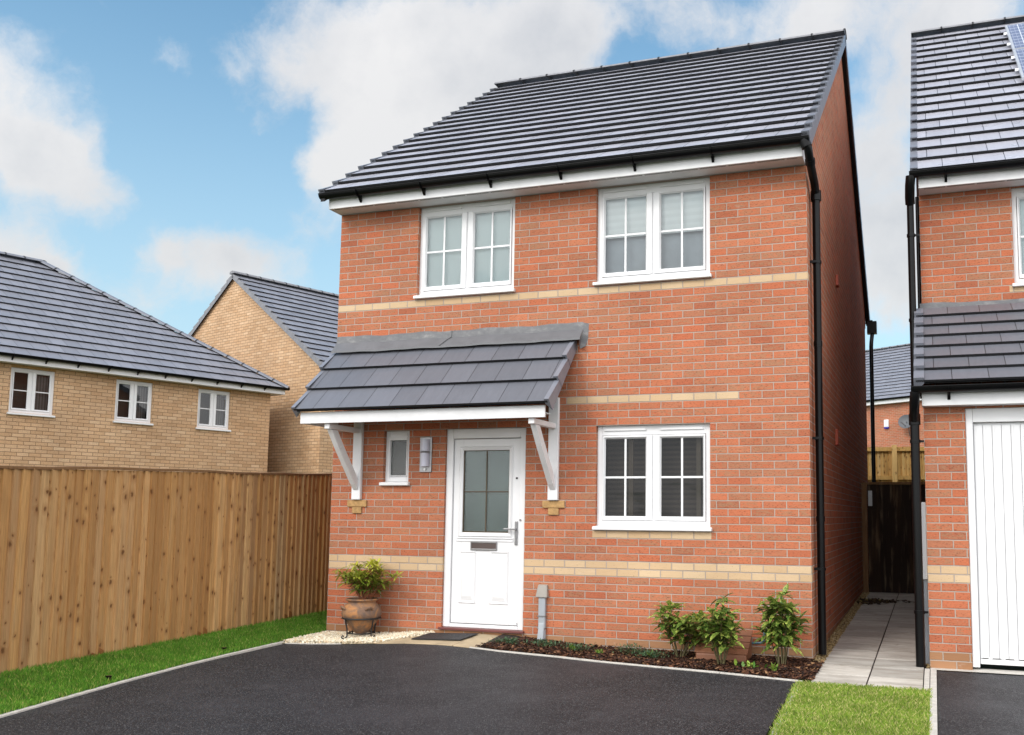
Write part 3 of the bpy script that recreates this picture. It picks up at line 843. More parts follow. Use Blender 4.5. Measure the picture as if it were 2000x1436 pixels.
for (a, c, e, f_) in ((gx0, gx0 + .012, gz0, gz1), (gx1 - .010, gx1, gz0, gz1), (gx0 + .012, gx1 - .010, gz0, gz0 + .014), (gx0 + .012, gx1 - .010, gz1 - .007, gz1)): b.box(a, c, ly + .0115, ly + .016, e, f_)
b.build('glazing_bar', M['lead_came'], dr)
b = MB(); b.box(gx0 - .02, gx1 + .02, ly + .035, ly + .04, gz0 - .02, gz1 + .02); b.build('curtain', M['door_net'], dr)
b = MB()
hx = 2.247
b.box(hx - .015, hx + .015, ly - .014, ly, .975, 1.222)
b.bar((hx, ly - .022, 1.140), (hx, ly - .055, 1.140), .018, .018); b.bar((hx + .008, ly - .052, 1.140), (hx - .125, ly - .052, 1.140), .014, .018)
b.tube([(hx, ly - .012, 1.045), (hx, ly - .022, 1.045)], .011, 12)
b.build('handle', M['steel'], dr, bevel=.003)
b = MB(); b.tube([(2.302, fy - .012, 1.235), (2.302, fy, 1.235)], .010, 12); b.build('key_bolt', M['steel'], dr)
b = MB(); b.tube([(2.243, ly - .008, 1.672), (2.243, ly, 1.672)], .011, 12); b.build('door_viewer', M['black_pvc'], dr)
b = MB()
b.box(1.722, 2.030, ly - .014, ly, .912, .928); b.box(1.722, 2.030, ly - .014, ly, .990, 1.003); b.box(1.722, 1.732, ly - .013, ly, .928, .990); b.box(2.020, 2.030, ly - .013, ly, .928, .990)
lb_ = b.build('letterbox', M['steel'], dr, bevel=.002)
b = MB(); b.box(1.733, 2.019, ly - .009, ly - .001, .930, .988); b.build('flap', M['flap'], lb_)

# ---- canopy
can = empty('canopy', (0, 0, 0)); can.parent = house
cy, cz = -.705, 2.355; ty, tz = -.02, 3.105
CX0, CX1 = .0, 2.90
b = MB(); n_ = tiled(b, (CX0, cy, cz), (CX1, cy, cz), (CX0, ty, tz), (CX1, ty, tz), 3, nose=.026, gap=.014, u0=.06)
b.build('roof_tiles', [M['tile_big'], M['tile_edge']], can)
VM, VP = M['verge'], can
b = MB(); b = MB(); verge_caps(b, (CX1, cy, cz), (CX1, ty, tz), (1, 0, 0), 3, w=.05, drop=.085, nrm=n_, nose=.040); b.build('verge', VM, VP); b = MB(); verge_caps(b, (CX0, cy, cz), (CX0, ty, tz), (-1, 0, 0), 3, w=.05, drop=.085, nrm=n_, nose=.040); b.build('verge', VM, VP)
b = MB()
N_ = 48
def lp(x, k):   # flashing profile with a gentle wobble
    w = .006 * math.sin(x * 7.3) + .004 * math.sin(x * 17 + 1)
    return [(x, -.004, 3.280 + w), (x, -.010, 3.205 + w * .6), (x, -.036, 3.178 + w * .5), (x, -.105, 3.100 + w * .5), (x, -.107, 3.080 + w * .5)][k]
xs = [.0 + (2.99 - .0) * i / N_ for i in range(N_ + 1)]
b2 = MB()
for i in range(N_):
    for k in range(4):
        P = [lp(xs[i], k + 1), lp(xs[i + 1], k + 1), lp(xs[i + 1], k), lp(xs[i], k)]
        (b if k < 1 else b2).face(P, 0, smooth=True)
b2.build('lead_apron', M['lead_dark'], can)
# splayed right-hand end
b.face([(2.99, -.004, 3.28), (2.99, -.010, 3.205), (3.045, -.004, 3.12), (3.052, -.003, 3.262)]); b.face([(2.99, -.010, 3.205), (2.99, -.036, 3.178), (2.965, -.03, 3.00), (3.02, -.004, 3.03), (3.045, -.004, 3.12)])
b.face([(2.99, -.036, 3.178), (2.99, -.105, 3.10), (2.985, -.10, 3.02), (2.965, -.03, 3.00)])
for (sx, dx) in ((1.44, -.10),):   # lapped joint
    pts = [(sx + .02, -.010, 3.278), (sx + .02, -.016, 3.205), (sx - .01, -.042, 3.182), (sx - .07, -.111, 3.104)]
    for i in range(3): b.bar(pts[i], pts[i + 1], .012, .004)
b.build('lead_flashing', M['lead'], can)
b = MB(); b.box(.035, 2.845, -.655, -.632, 2.232, 2.350); b.box(.035, .06, -.63, -.002, 2.232, 2.33)
b.build('fascia', M['white_paint'], can, bevel=.002)
b = MB()
b.box(.06, 2.65, -.632, -.002, 2.325, 2.335)
b.build('ceiling_board', M['white_paint'], can)
for cx in (.345, 2.687):
    b = MB()
    b.box(cx - .055, cx + .055, -.048, -.002, 1.440, 2.33 if cx < 1 else 2.50)
    b.box(cx - .032, cx + .032, -.62, -.05, 2.175, 2.230)
    # tapered brace
    w = .03
    A = [(cx, -.575, 2.172), (cx, -.46, 2.172)]; B = [(cx, -.050, 1.565), (cx, -.050, 1.700)]
    mid0, mid1 = (cx, -.43, 1.98), (cx, -.345, 2.02)
    for (p0, p1), (q0, q1) in (((A[0], A[1]), (mid0, mid1)), ((mid0, mid1), ((cx, -.12, 1.615), (cx, -.075, 1.70))), (((cx, -.12, 1.615), (cx, -.075, 1.70)), ((cx, -.052, 1.545), (cx, -.050, 1.66)))):
        lo = [(p0[0] - w, p0[1], p0[2]), (p0[0] + w, p0[1], p0[2]), (p1[0] + w, p1[1], p1[2]), (p1[0] - w, p1[1], p1[2])]
        hi = [(q0[0] - w, q0[1], q0[2]), (q0[0] + w, q0[1], q0[2]), (q1[0] + w, q1[1], q1[2]), (q1[0] - w, q1[1], q1[2])]
        b.hexa(hi, lo)
    b.build('bracket', M['white_paint'], can, bevel=.006)

# ---- wall lamp, supply cover
b = MB(); b.box(1.118, 1.262, -.018, -.001, 1.738, 2.118); lm = b.build('wall_lamp', M['steel'], house, bevel=.003)
b = MB()
n = 14
for (z0, z1) in ((1.800, 1.945), (1.965, 2.095)):
    pr0 = [(1.19 + .046 * math.cos(t), -.018 - .062 * math.sin(t)) for t in [math.pi * k / n for k in range(n + 1)]]
    b.quads([(x_, y_, z0) for x_, y_ in pr0] + [(x_, y_, z1) for x_, y_ in pr0], [(k + 1, k, n + 1 + k, n + 2 + k) for k in range(n)], 0, True)
    b.face([(x_, y_, z0) for x_, y_ in pr0]); b.face([(x_, y_, z1) for x_, y_ in pr0][::-1])
b.build_each('lamp_shade', M['lamp_shade'], lm)
b = MB(); b.tube([(1.19, -.018, 1.772), (1.19, -.034, 1.772)], .012, 12); b.build('sensor', M['upvc'], lm)
b = MB()
for zz in (1.948, 1.957):
    b.tube([(1.143 - .0, -.02, zz), (1.15, -.06, zz), (1.19, -.083, zz), (1.23, -.06, zz), (1.237, -.02, zz)], .004, 6)
b.build_each('band', M['steel'], lm)
b = MB()
b.box(2.548, 2.622, -.045, -.001, .02, .50); b.hexa([(2.545, -.075, -.02), (2.615, -.075, -.02), (2.615, -.001, -.02), (2.545, -.001, -.02)], [(2.555, -.048, .20), (2.618, -.048, .20), (2.618, -.001, .20), (2.555, -.001, .20)])
cd = b.build('cable_duct', M['grey_plastic'], house, bevel=.008)
b = MB(); b.hexa([(2.520, -.062, .455), (2.648, -.062, .455), (2.648, -.001, .455), (2.520, -.001, .455)], [(2.535, -.030, .575), (2.635, -.030, .575), (2.635, -.001, .585), (2.535, -.001, .585)])
b.build('duct_hood', M['grey_cap'], cd, bevel=.006)
b = MB()
for zz in (.14, .26): b.box(2.543, 2.627, -.050, -.001, zz, zz + .012)
b.build_each('strap', M['steel'], cd)
# copper/blue relief pipe with its mortar patch
b = MB(); b.tube([(4.848, -.002, .245), (4.848, -.045, .245), (4.850, -.055, .225), (4.846, -.055, .14), (4.835, -.055, .118), (4.80, -.055, .112), (4.70, -.055, .108)], .013, 10)
rp = b.build('relief_pipe', M['blue_pipe'], house)
b = MB(); b.tube([(4.852, -.004, .25), (4.852, -.012, .25)], [.045, .035], 12); b.build('mortar_patch', M['mortar'], rp)

# ================================================================== NEIGHBOUR HOUSE (right)
NX = 6.313
nh = empty('red_brick_house', (NX, 0, .035))
tag(nh, 'red brick house at the right edge with white garage door and lean-to tiled roof', 'house')
NW = 6.0; UY = 1.30; NSZ = 4.68
b = MB()
wall_face(b, 0, NW, -.4, 2.32, [(.355, 2.85, -.4, 2.245)], .12)
wall_face(b, 0, NW, 2.3, NSZ, [(.91, 2.10, 3.665, NSZ)], .10, y=UY)
nRY, nRZ, nEY, nEZ = 5.5, 8.54, .98, 4.825
nsl = (nRZ - nEZ) / (nRY - nEY)
def nunder(y): return nEZ + nsl * (min(y, 2 * nRY - y) - nEY) - .075
for X, flip in ((0, True), (NW, False)):
    P = [(X, 0, -.4), (X, 2 * nRY - UY, -.4), (X, 2 * nRY - UY, nunder(UY)), (X, nRY, nunder(nRY)), (X, UY, nunder(UY)), (X, UY, 3.3), (X, 0, 2.40)]
    b.face(P[::-1] if flip else P)
b.build('wall', M['brick_n'], nh)
b = MB(); nX0, nX1 = -.06, NW + .06
nn = tiled(b, (nX0, nEY, nEZ), (nX1, nEY, nEZ), (nX0, nRY, nRZ), (nX1, nRY, nRZ), 18)
nn2 = tiled(b, (nX1, 2 * nRY - nEY, nEZ), (nX0, 2 * nRY - nEY, nEZ), (nX1, nRY, nRZ), (nX0, nRY, nRZ), 18)
nr = b.build('roof', [M['tile'], M['tile_edge']], nh)
VM, VP = M['verge'], nr
b = MB(); b = MB(); verge_caps(b, (nX0, nEY, nEZ), (nX0, nRY, nRZ), (-1, 0, 0), 18, nrm=nn, drop=.09); b.build('verge', VM, VP); b = MB(); verge_caps(b, (nX0, 2 * nRY - nEY, nEZ), (nX0, nRY, nRZ), (-1, 0, 0), 18, nrm=nn2, drop=.09); b.build('verge', VM, VP)
b = MB(); ridge_run(b, (nX0 - .02, nRY, nRZ + .035), (nX1 + .02, nRY, nRZ + .035), .44, .13, .06, 6); b.build('ridge', [M['ridge'], M['tile_edge']], nr)
b = MB(); b.box(.0, NW, UY - .245, UY - .223, NSZ, NSZ + .18); b.box(0, .022, UY - .222, UY - .002, NSZ, NSZ + .19); b.build('fascia', M['white_paint'], nh, bevel=.002)
b = MB(); b.box(.023, NW, UY - .222, UY + .05, NSZ + .004, NSZ + .014); b.build('soffit', M['white_paint'], nh)
b = MB(); b.box(.05, NW - .2, UY - .213, UY - .193, NSZ + .0005, NSZ + .0035); b.build('soffit_vent', M['vent_strip'], nh)
b = MB(); gutter(b, (-.09, UY - .305, NSZ + .15), (NW, UY - .305, NSZ + .15)); g2 = b.build('gutter', M['black_pvc'], nh)
gutter_brackets(g2, (.05, UY - .305, NSZ + .15), (4, UY - .305, NSZ + .15), .8, back=(0, .055, 0))
# upper downpipes on the gable side
b = MB()
b.tube([(-.075, UY - .30, NSZ + .12), (-.085, UY - .29, NSZ + .02), (-.090, UY - .22, NSZ - .08), (-.088, UY - .18, NSZ - .14)], .050, 14)
b.tube([(-.088, UY - .18, NSZ - .10), (-.088, UY - .18, 2.45)], .036, 14)
for zz in (4.2, 3.3): b.tube([(-.088, UY - .18, zz - .015), (-.088, UY - .18, zz + .015)], .043, 14); b.box(-.06, -.0, UY - .19, UY - .17, zz - .01, zz + .01)
b.build('downpipe', M['black_pvc'], nh)
b = MB(); b.tube([(-.022, UY + .04, NSZ), (-.022, UY + .04, 2.5)], .018, 10); b.build('downpipe', M['black_pvc'], nh)
window(nh, .905, 2.10, 3.665, NSZ, UY + .05, M['glass'], panel_behind('net', .06), gt=.125, gb=.10, sill_ext=.02)
# lean-to
b = MB(); lE = (-.055, -.22, 2.455); 
n3 = tiled(b, (-.055, -.22, 2.455), (NW, -.22, 2.455), (-.055, UY - .06, 3.44), (NW, UY - .06, 3.44), 7, nose=.022, gap=.012)
lt = b.build('porch_roof', [M['tile_big'], M['tile_edge']], nh)
VM, VP = M['verge'], lt
b = MB(); b = MB(); verge_caps(b, (-.055, -.22, 2.455), (-.055, UY - .06, 3.44), (-1, 0, 0), 7, w=.09, drop=.10, nrm=n3, nose=.036); b.build('verge', VM, VP)
b = MB(); xs = [-.02 + i * .12 for i in range(52)]
def lq(x, k):
    w = .008 * math.sin(x * 5.3 + 1) + .005 * math.sin(x * 13)
    return [(x, UY - .004, 3.50 + w), (x, UY - .014, 3.40 + w), (x, UY - .06, 3.405 - .01 + w * .5), (x, UY - .18, 3.345 + w * .3), (x, UY - .185, 3.32)][k]
for i in range(50):
    for k in range(4): b.face([lq(xs[i], k + 1), lq(xs[i + 1], k + 1), lq(xs[i + 1], k), lq(xs[i], k)], 0, smooth=True)
b.build('lead_flashing', M['lead'], lt)
b = MB(); b.box(-.01, NW, -.135, -.113, 2.262, 2.40); b.box(-.01, NW, -.112, -.002, 2.262, 2.272); b.build('fascia', M['white_paint'], nh, bevel=.002)
b = MB(); gutter(b, (-.10, -.195, 2.425), (NW, -.195, 2.425)); g3 = b.build('gutter', M['black_pvc'], nh)
gutter_brackets(g3, (-.0, -.195, 2.425), (3, -.195, 2.425), .8, back=(0, .055, 0))
b = MB()
b.tube([(-.065, -.195, 2.385), (-.072, -.185, 2.31), (-.078, -.10, 2.20), (-.078, -.03, 2.13)], .044, 14)
b.tube([(-.078, -.03, 2.20), (-.078, -.03, 2.10)], .052, 14)
b.tube([(-.078, -.03, 2.13), (-.078, -.03, -.10)], .040, 16)
d3 = b.build('downpipe', M['black_pvc'], nh)
b = MB()
for zz in (1.95, .42): b.tube([(-.078, -.03, zz - .015), (-.078, -.03, zz + .015)], .048, 14); b.box(-.05, -.0, -.04, -.02, zz - .01, zz + .01)
b.build_each('pipe_clip', M['black_pvc'], d3)
# meter box and conduit on the side wall
b = MB(); b.box(-.045, -.001, .04, .42, .705, 1.40); b.build('meter_box', M['upvc'], nh, bevel=.005)
b = MB(); b.box(-.036, -.001, .06, .10, -.05, .704); b.build('conduit', M['grey_plastic'], nh, bevel=.004)
# garage door
gd = empty('garage_door', (0, 0, 0)); gd.parent = nh
b = MB(); b.box(.357, .418, .02, .13, -.045, 2.243); b.box(2.79, 2.848, .02, .13, -.045, 2.243); b.box(.419, 2.789, .02, .13, 2.118, 2.243); b.build('door_frame', M['upvc'], gd, bevel=.004)
b = MB(); x = .424; b.box(.420, 2.786, .075, .085, -.02, 2.115)
while x < 2.77:
    w = min(.078, 2.786 - x); b.box(x + .003, x + w - .003, .060, .075, .03, 2.095)
    b.box(x + .020, x + .024, .057, .060, .03, 2.095)
    x += w
b.box(.424, 2.78, .052, .074, -.018, .026)
b.build('door_panel', M['upvc'], gd, bevel=.002)
b = MB(); b.box(.44, 2.76, .0495, .052, .030, .036); b.build('vent_slot', M['door_vent'], gd)
# solar panel
b = MB()
sv = Vector((0, nRY - nEY, nRZ - nEZ)).normalized()
def sp(x, s, h): return Vector((x, nEY, nEZ)) + sv * s + nn * h
for (s0, s1) in ((5.02, 6.0 - .45), (3.95, 4.98), (2.9, 3.92)):
    pass
sol = empty('solar_panel', (0, 0, 0)); sol.parent = nh
L_ = math.hypot(nRY - nEY, nRZ - nEZ)
rot = Matrix.Rotation(math.atan2(nRZ - nEZ, nRY - nEY), 4, 'X')
for j, (s0, s1) in enumerate(((2.55, 3.90), (3.92, 5.27))):
    for i in range(3):
        x0 = 1.20 + i * 1.02
        b = MB(); b.box(0, 1.0, 0, s1 - s0, 0, .035)
        o = b.build('panel_frame', M['alu'], sol); o.location = Vector((x0, nEY, nEZ)) + sv * s0 + nn * .08; o.rotation_euler = rot.to_euler()
        b = MB(); b.box(.03, .97, .03, s1 - s0 - .03, .036, .038)
        o = b.build('cell_sheet', M['solar'], sol); o.location = Vector((x0, nEY, nEZ)) + sv * s0 + nn * .08; o.rotation_euler = rot.to_euler()
b = MB()
for s0 in (3.1, 3.7, 4.4, 5.0): b.bar(sp(1.165, s0, .06), sp(4.2, s0, .06), .04, .035)
b.build_each('mounting_rail', M['alu'], sol)

# ================================================================== BUFF HOUSES
ang = R(18.5)
# local frame: +x along the long wall (away), -y towards the right/camera side
def local_z(a): return math.pi / 2 - a
bh = empty('buff_brick_house', (-9.09, 10.32, -.45), local_z(ang))
tag(bh, 'buff brick house with hipped grey roof and three white windows', 'house')
# local x: away along wall (corner at 0, wall runs to negative x), local y: +y is away from viewer side (to the left)
EVZ = 4.20 + .45
b = MB()
AW = 14.0
def awin(s0, s1): return (s0, s1, 3.23 + .45, 4.13 + .45)
wa = [awin(-5.83, -5.0), awin(-3.76, -2.95), awin(-1.88, -1.07)]
wall_face(b, -AW, 0, -.3, EVZ + .02, wa, .08)
DW = 7.8
b.face([(0, 0, -.3), (0, DW, -.3), (0, DW, EVZ), (0, 0, EVZ)]); b.face([(0, DW, -.3), (-AW, DW, -.3), (-AW, DW, EVZ), (0, DW, EVZ)]); b.face([(-AW, 0, -.3), (-AW, 0, EVZ), (-AW, DW, EVZ), (-AW, DW, -.3)])
b.build('wall', M['buff'], bh)
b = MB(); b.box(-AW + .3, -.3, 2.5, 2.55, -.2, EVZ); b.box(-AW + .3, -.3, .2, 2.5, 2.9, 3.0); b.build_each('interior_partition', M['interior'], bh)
e = .30; h0 = EVZ + .115; ht = h0 + 4.2 * math.tan(R(35))
b = MB()
tiled(b, (-AW - e, -e, h0), (e, -e, h0), (-AW - e + 4.2, -e + 4.2, ht), (e - 4.2, -e + 4.2, ht), 15)
tiled(b, (e, -e, h0), (e, DW + e, h0), (e - 4.2, -e + 4.2, ht), (e - 4.2, -e + 4.2, ht), 15)
tiled(b, (e, DW + e, h0), (-AW - e, DW + e, h0), (e - 4.2, -e + 4.2, ht), (-AW - e + 4.2, -e + 4.2, ht), 15)
tiled(b, (-AW - e, DW + e, h0), (-AW - e, -e, h0), (-AW - e + 4.2, -e + 4.2, ht), (-AW - e + 4.2, -e + 4.2, ht), 15)
ar = b.build('roof', [M['tile_mid'], M['tile_edge']], bh)
b = MB(); ridge_run(b, (e, -e, h0 + .04), (e - 4.2, -e + 4.2, ht + .05), .42, .12, .07); ridge_run(b, (e - 4.2, -e + 4.2, ht + .05), (-AW - e + 4.2, -e + 4.2, ht + .05), .42, .12, .07)
ridge_run(b, (e, DW + e, h0 + .04), (e - 4.2, -e + 4.2, ht + .05), .42, .12, .07)
b.build('ridge', [M['verge'], M['tile_edge']], ar)
b = MB(); b.box(-AW - .22, .24, -.25, -.23, EVZ - .01, EVZ + .16); b.box(.22, .24, -.23, DW + .2, EVZ - .01, EVZ + .16); b.build('fascia', M['white_paint'], bh)
b = MB(); b.box(-AW - .22, .219, -.229, -.001, EVZ - .005, EVZ + .01); b.box(.001, .219, 0, DW, EVZ - .005, EVZ + .01); b.build('soffit', M['white_paint'], bh)
b = MB(); gutter(b, (-AW, -.31, EVZ + .145), (.30, -.31, EVZ + .145)); g4 = b.build('gutter', M['black_pvc'], bh)
gutter_brackets(g4, (-8, -.31, EVZ + .145), (.3, -.31, EVZ + .145), .62, back=(0, .055, 0))
b = MB(); b.tube([(.12, .35, EVZ - .0), (.12, .35, EVZ - .14), (.05, .45, EVZ - .24), (.04, .45, .0)], .034, 10); b.build('downpipe', M['black_pvc'], bh)
def cur(f, x0, x1, z0, z1, y):
    b = MB(); b.box(x0 + .5, x1 - .06, y + .12, y + .125, z0 + .1, z1 - .1); b.build('curtain', M['curtain'], f)
    b = MB(); b.box(x0 + .04, x1 - .04, y + .5, y + .51, z0, z1); b.build('room_shade', M['interior'], f)
for i, (a, c, z0, z1) in enumerate(wa):
    window(bh, a, c, z0, z1, .04, M['glass'], cur, cross=False, vents=False, gt=.09, gb=.09, gs=.085, gm=.16, sill=.05, sill_ext=.03,
           label=('window nearest the left edge with a curtain drawn aside', 'middle window of the buff wall', 'window nearest the hip corner of the buff wall')[i])
b = MB()
for a, c, z0, z1 in wa: b.box(a - .005, c + .005, -.004, .03, z1, EVZ - .006)
b.build_each('lintel_board', M['corbel'], bh)

bg = empty('buff_brick_house', (-7.9, 10.74, -.45), local_z(ang))
tag(bg, 'buff brick house showing a bare windowless gable wall', 'house')
GW = 8.3; gE = 4.95 + .45; gR = 7.80 + .45; GL = 9.
b = MB()
b.face([(0, 0, -.3), (0, 0, gE), (0, GW / 2, gR), (0, GW, gE), (0, GW, -.3)])
b.face([(0, 0, -.3), (GL, 0, -.3), (GL, 0, gE), (0, 0, gE)]); b.face([(0, GW, -.3), (0, GW, gE), (GL, GW, gE), (GL, GW, -.3)]); b.face([(GL, 0, -.3), (GL, GW, -.3), (GL, GW, gE), (GL, GW / 2, gR), (GL, 0, gE)])
b.build('wall', M['buff'], bg)
b = MB(); e = .22; k = (gR - gE) / (GW / 2); rz = gR + .04
n5 = tiled(b, (-.06, -e, gE - e * k + .04), (GL, -e, gE - e * k + .04), (-.06, GW / 2, rz), (GL, GW / 2, rz), 16)
n6 = tiled(b, (GL, GW + e, gE - e * k + .04), (-.06, GW + e, gE - e * k + .04), (GL, GW / 2, rz), (-.06, GW / 2, rz), 16)
br = b.build('roof', [M['tile_mid'], M['tile_edge']], bg)
VM, VP = M['ridge'], br
b = MB(); b = MB(); verge_caps(b, (-.06, -e, gE - e * k + .04), (-.06, GW / 2, rz), (-1, 0, 0), 16, nrm=n5, drop=.10); b.build('verge', VM, VP); b = MB(); verge_caps(b, (-.06, GW + e, gE - e * k + .04), (-.06, GW / 2, rz), (-1, 0, 0), 16, nrm=n6, drop=.10); b.build('verge', VM, VP)
b = MB(); ridge_run(b, (-.10, GW / 2, rz + .04), (GL, GW / 2, rz + .04), .42, .13, .08); b.build('ridge', [M['ridge'], M['tile_edge']], br)

# ================================================================== DISTANT HOUSE through the gap
cdir = Vector((.84, -.54, 0)).normalized(); ca = math.atan2(cdir.y, cdir.x)
ch = empty('red_brick_house', (5.66, 34.7, .8), ca)
tag(ch, 'distant red brick house seen through the gap, with satellite dish', 'house')
cE = 6.46 - .8 - .02
b = MB(); wall_face(b, -7, 6, -2, cE, [], .1); b.face([(-7, 0, -2), (-7, 0, cE), (-7, 8, cE), (-7, 8, -2)]); b.face([(6, 0, -2), (6, 8, -2), (6, 8, cE), (6, 0, cE)]); b.face([(6, 8, -2), (-7, 8, -2), (-7, 8, cE), (6, 8, cE)])
b.face([(-7, 0, cE), (-7, 4, cE + 3), (-7, 8, cE)]); b.face([(6, 0, cE), (6, 8, cE), (6, 4, cE + 3)])
b.build('wall', M['brick_far'], ch)
b = MB(); tiled(b, (-7.1, -.35, cE + .12), (6.1, -.35, cE + .12), (-7.1, 4.0, cE + 3.28), (6.1, 4.0, cE + 3.28), 17); tiled(b, (6.1, 8.35, cE + .12), (-7.1, 8.35, cE + .12), (6.1, 4.0, cE + 3.28), (-7.1, 4.0, cE + 3.28), 17)
cr_ = b.build('roof', [M['tile_mid'], M['tile_edge']], ch)
b = MB(); ridge_run(b, (-7.1, 4, cE + 3.33), (6.1, 4, cE + 3.33), .45, .12, .07); b.build('ridge', [M['ridge'], M['tile_edge']], cr_)
b = MB(); b.box(-7, 6, -.26, -.235, cE - .08, cE + .12); b.box(-7, 6, -.234, -.002, cE - .08, cE - .06); b.build('fascia', M['white_paint'], ch)
b = MB(); gutter(b, (-7, -.32, cE + .13), (6, -.32, cE + .13), .06); b.build('gutter', M['black_pvc'], ch)
def c_at(px_, D_):
    return None
b = MB(); ax = -1.42; az = cE - 1.02
b.box(ax - .12, ax + .12, -.08, -.001, az - .10, az + .24); al = b.build('alarm_box', M['upvc'], ch, bevel=.02)
b = MB(); b.box(ax - .12, ax + .12, -.082, -.001, az - .17, az - .102); b.build('alarm_strobe', M['blue_plastic'], al, bevel=.015)
b = MB(); sx, sz = -.17, cE - .98
prof = [(.0, .10), (.12, .085), (.24, .04), (.33, -.01)]
vs = []; fs = []; n = 20
Mx = Matrix.Translation((sx, -.40, sz)) @ Matrix.Rotation(R(70), 4, 'X') @ Matrix.Rotation(R(20), 4, 'Y')
for r_, z_ in prof:
    for q in range(n): vs.append(Mx @ Vector((r_ * math.cos(2 * math.pi * q / n), r_ * math.sin(2 * math.pi * q / n), -z_)))
for i in range(len(prof) - 1):
    for q in range(n): fs.append((i * n + q, i * n + (q + 1) % n, (i + 1) * n + (q + 1) % n, (i + 1) * n + q))
b.quads(vs, fs, 0, True)
b.tube([(sx, -.36, sz), (sx, -.2, sz - .25), (sx, -.12, sz - .62), (sx, -.0, sz - .62)], .02, 8); b.bar((sx, -.42, sz - .2), (sx + .05, -.85, sz - .05), .02, .02)
b.build('satellite_dish', M['dish'], ch)

# ================================================================== FENCES AND GATE
def fence_line(root, p0, p1, zb0, zb1, zt0, zt1, bw, mat, face=1):
    """feather-edge boards from p0 to p1; face = side the boards overlap towards (unit normal sign)"""
    p0, p1 = Vector(p0), Vector(p1); d = (p1 - p0); L = d.length; d.normalize(); nn_ = Vector((d.y, -d.x, 0)) * face
    b = MB(); s = 0.
    while s < L:
        w = bw * rnd.uniform(.88, 1.10); f0, f1 = s / L, min(1, (s + w) / L)
        zb = zb0 + (zb1 - zb0) * f0 + rnd.uniform(-.010, .010); zt = zt0 + (zt1 - zt0) * f0
        a = p0 + d * s; c = p0 + d * (s + w + .012)
        t0, t1 = .004 + rnd.uniform(0, .003), .026 + rnd.uniform(0, .014)
        lo = [a, a + nn_ * t1, c + nn_ * t0, c]
        lean = d * rnd.uniform(-.006, .006)
        lo_ = [Vector((q.x, q.y, zb)) for q in lo]; hi_ = [Vector((q.x, q.y, zt)) + lean for q in lo]
        b.hexa(lo_, hi_, a=rnd.uniform(.001, 1))
        s += w
    return b
fe = empty('board_fence', (-.9, -6.4, -.23))
tag(fe, 'tall brown vertical board fence beside the left lawn strip', 'fence')
fz = lambda y: -.128 + .0325 * (y + 3.2)
ft = lambda y: 1.664 + .0265 * (y + 3.3)
b = fence_line(fe, (0, 0, 0), (0, 9.4, 0), fz(-6.4) + .23, fz(3.0) + .23, ft(-6.4) + .21, ft(3.0) + .21, .089, M['fence'], 1)
b.build('board_panel', M['fence'], fe)
b = MB()
N_ = 24
for i in range(N_):
    ya, yb = 9.4 * i / N_, 9.4 * (i + 1) / N_
    wa_, wb_ = .008 * math.sin(ya * 1.7) + .005 * math.sin(ya * 5), .008 * math.sin(yb * 1.7) + .005 * math.sin(yb * 5)
    za, zb_ = ft(ya - 6.4) + .23 - .022 + wa_, ft(yb - 6.4) + .23 - .022 + wb_
    b.hexa([(-.03, ya, za), (.035, ya, za), (.035, yb - .002, zb_), (-.03, yb - .002, zb_)], [(-.03, ya, za + .028), (.035, ya, za + .022), (.035, yb - .002, zb_ + .022), (-.03, yb - .002, zb_ + .028)], a=.3 + .5 * rnd.random())
b.build('capping', M['rail'], fe)
b = MB()
for k in (.35, 1.0, 1.55): b.hexa([(-.05, 0, k), (-.005, 0, k), (-.005, 9.4, k + .28), (-.05, 9.4, k + .28)], [(-.05, 0, k + .07), (-.005, 0, k + .07), (-.005, 9.4, k + .35), (-.05, 9.4, k + .35)], a=.5)
b.build_each('rail', M['fence'], fe)
for yy in (.3, 2.2, 4.1, 6.0, 7.9, 9.3):
    b = MB(); b.box(-.15, -.052, yy, yy + .1, -.1 + .03 * yy, 1.78 + .0265 * yy, a=.4); b.build('post', M['fence'], fe)
# damp patches along the foot: thin board slivers, orange from wet timber
b = MB()
for yc in (4.20, 5.52, 6.92):
    yc -= .1
    for q, hh in ((-.10, .05), (-.03, .12), (.05, .15), (.13, .06)):
        z = fz(yc + q - 6.4) + .23; b.hexa([(.0395, yc + q, z), (.0415, yc + q, z), (.0415, yc + q + .072, z), (.0395, yc + q + .072, z)], [(.0395, yc + q + .01, z + hh), (.0415, yc + q + .01, z + hh), (.0415, yc + q + .06, z + hh * .8), (.0395, yc + q + .06, z + hh * .8)])
b.build_each('damp_patch', M['damp'], fe)

# back garden fence (seen from its rail side)
rf = empty('board_fence', (3.2, 11.0, .2))
tag(rf, 'bright yellow timber fence above the dark gate between the houses', 'fence')
rd = Vector((1, .30, 0)).normalized()
b = fence_line(rf, (0, .05, 0), tuple(rd * 5.0 + Vector((0, .05, 0))), 0, 0, 2.52, 2.60, .085, M['fence_lit'], 1)
b.build('board_panel', M['fence_lit'], rf)
b = MB()
for k in (2.48, 1.88, .9):
    b.bar(Vector((0, .0, k)) , rd * 5.0 + Vector((0, .0, k + .07)), .045, .085)
b.build_each('rail', M['fence_lit'], rf)
for s in (.5, 2.53, 4.4):
    b = MB(); p = rd * s; b.box(p.x - .05, p.x + .05, p.y - .07, p.y + .03, -.1, 2.57 + .01 * s, a=.6); b.build('post', M['fence_lit'], rf)

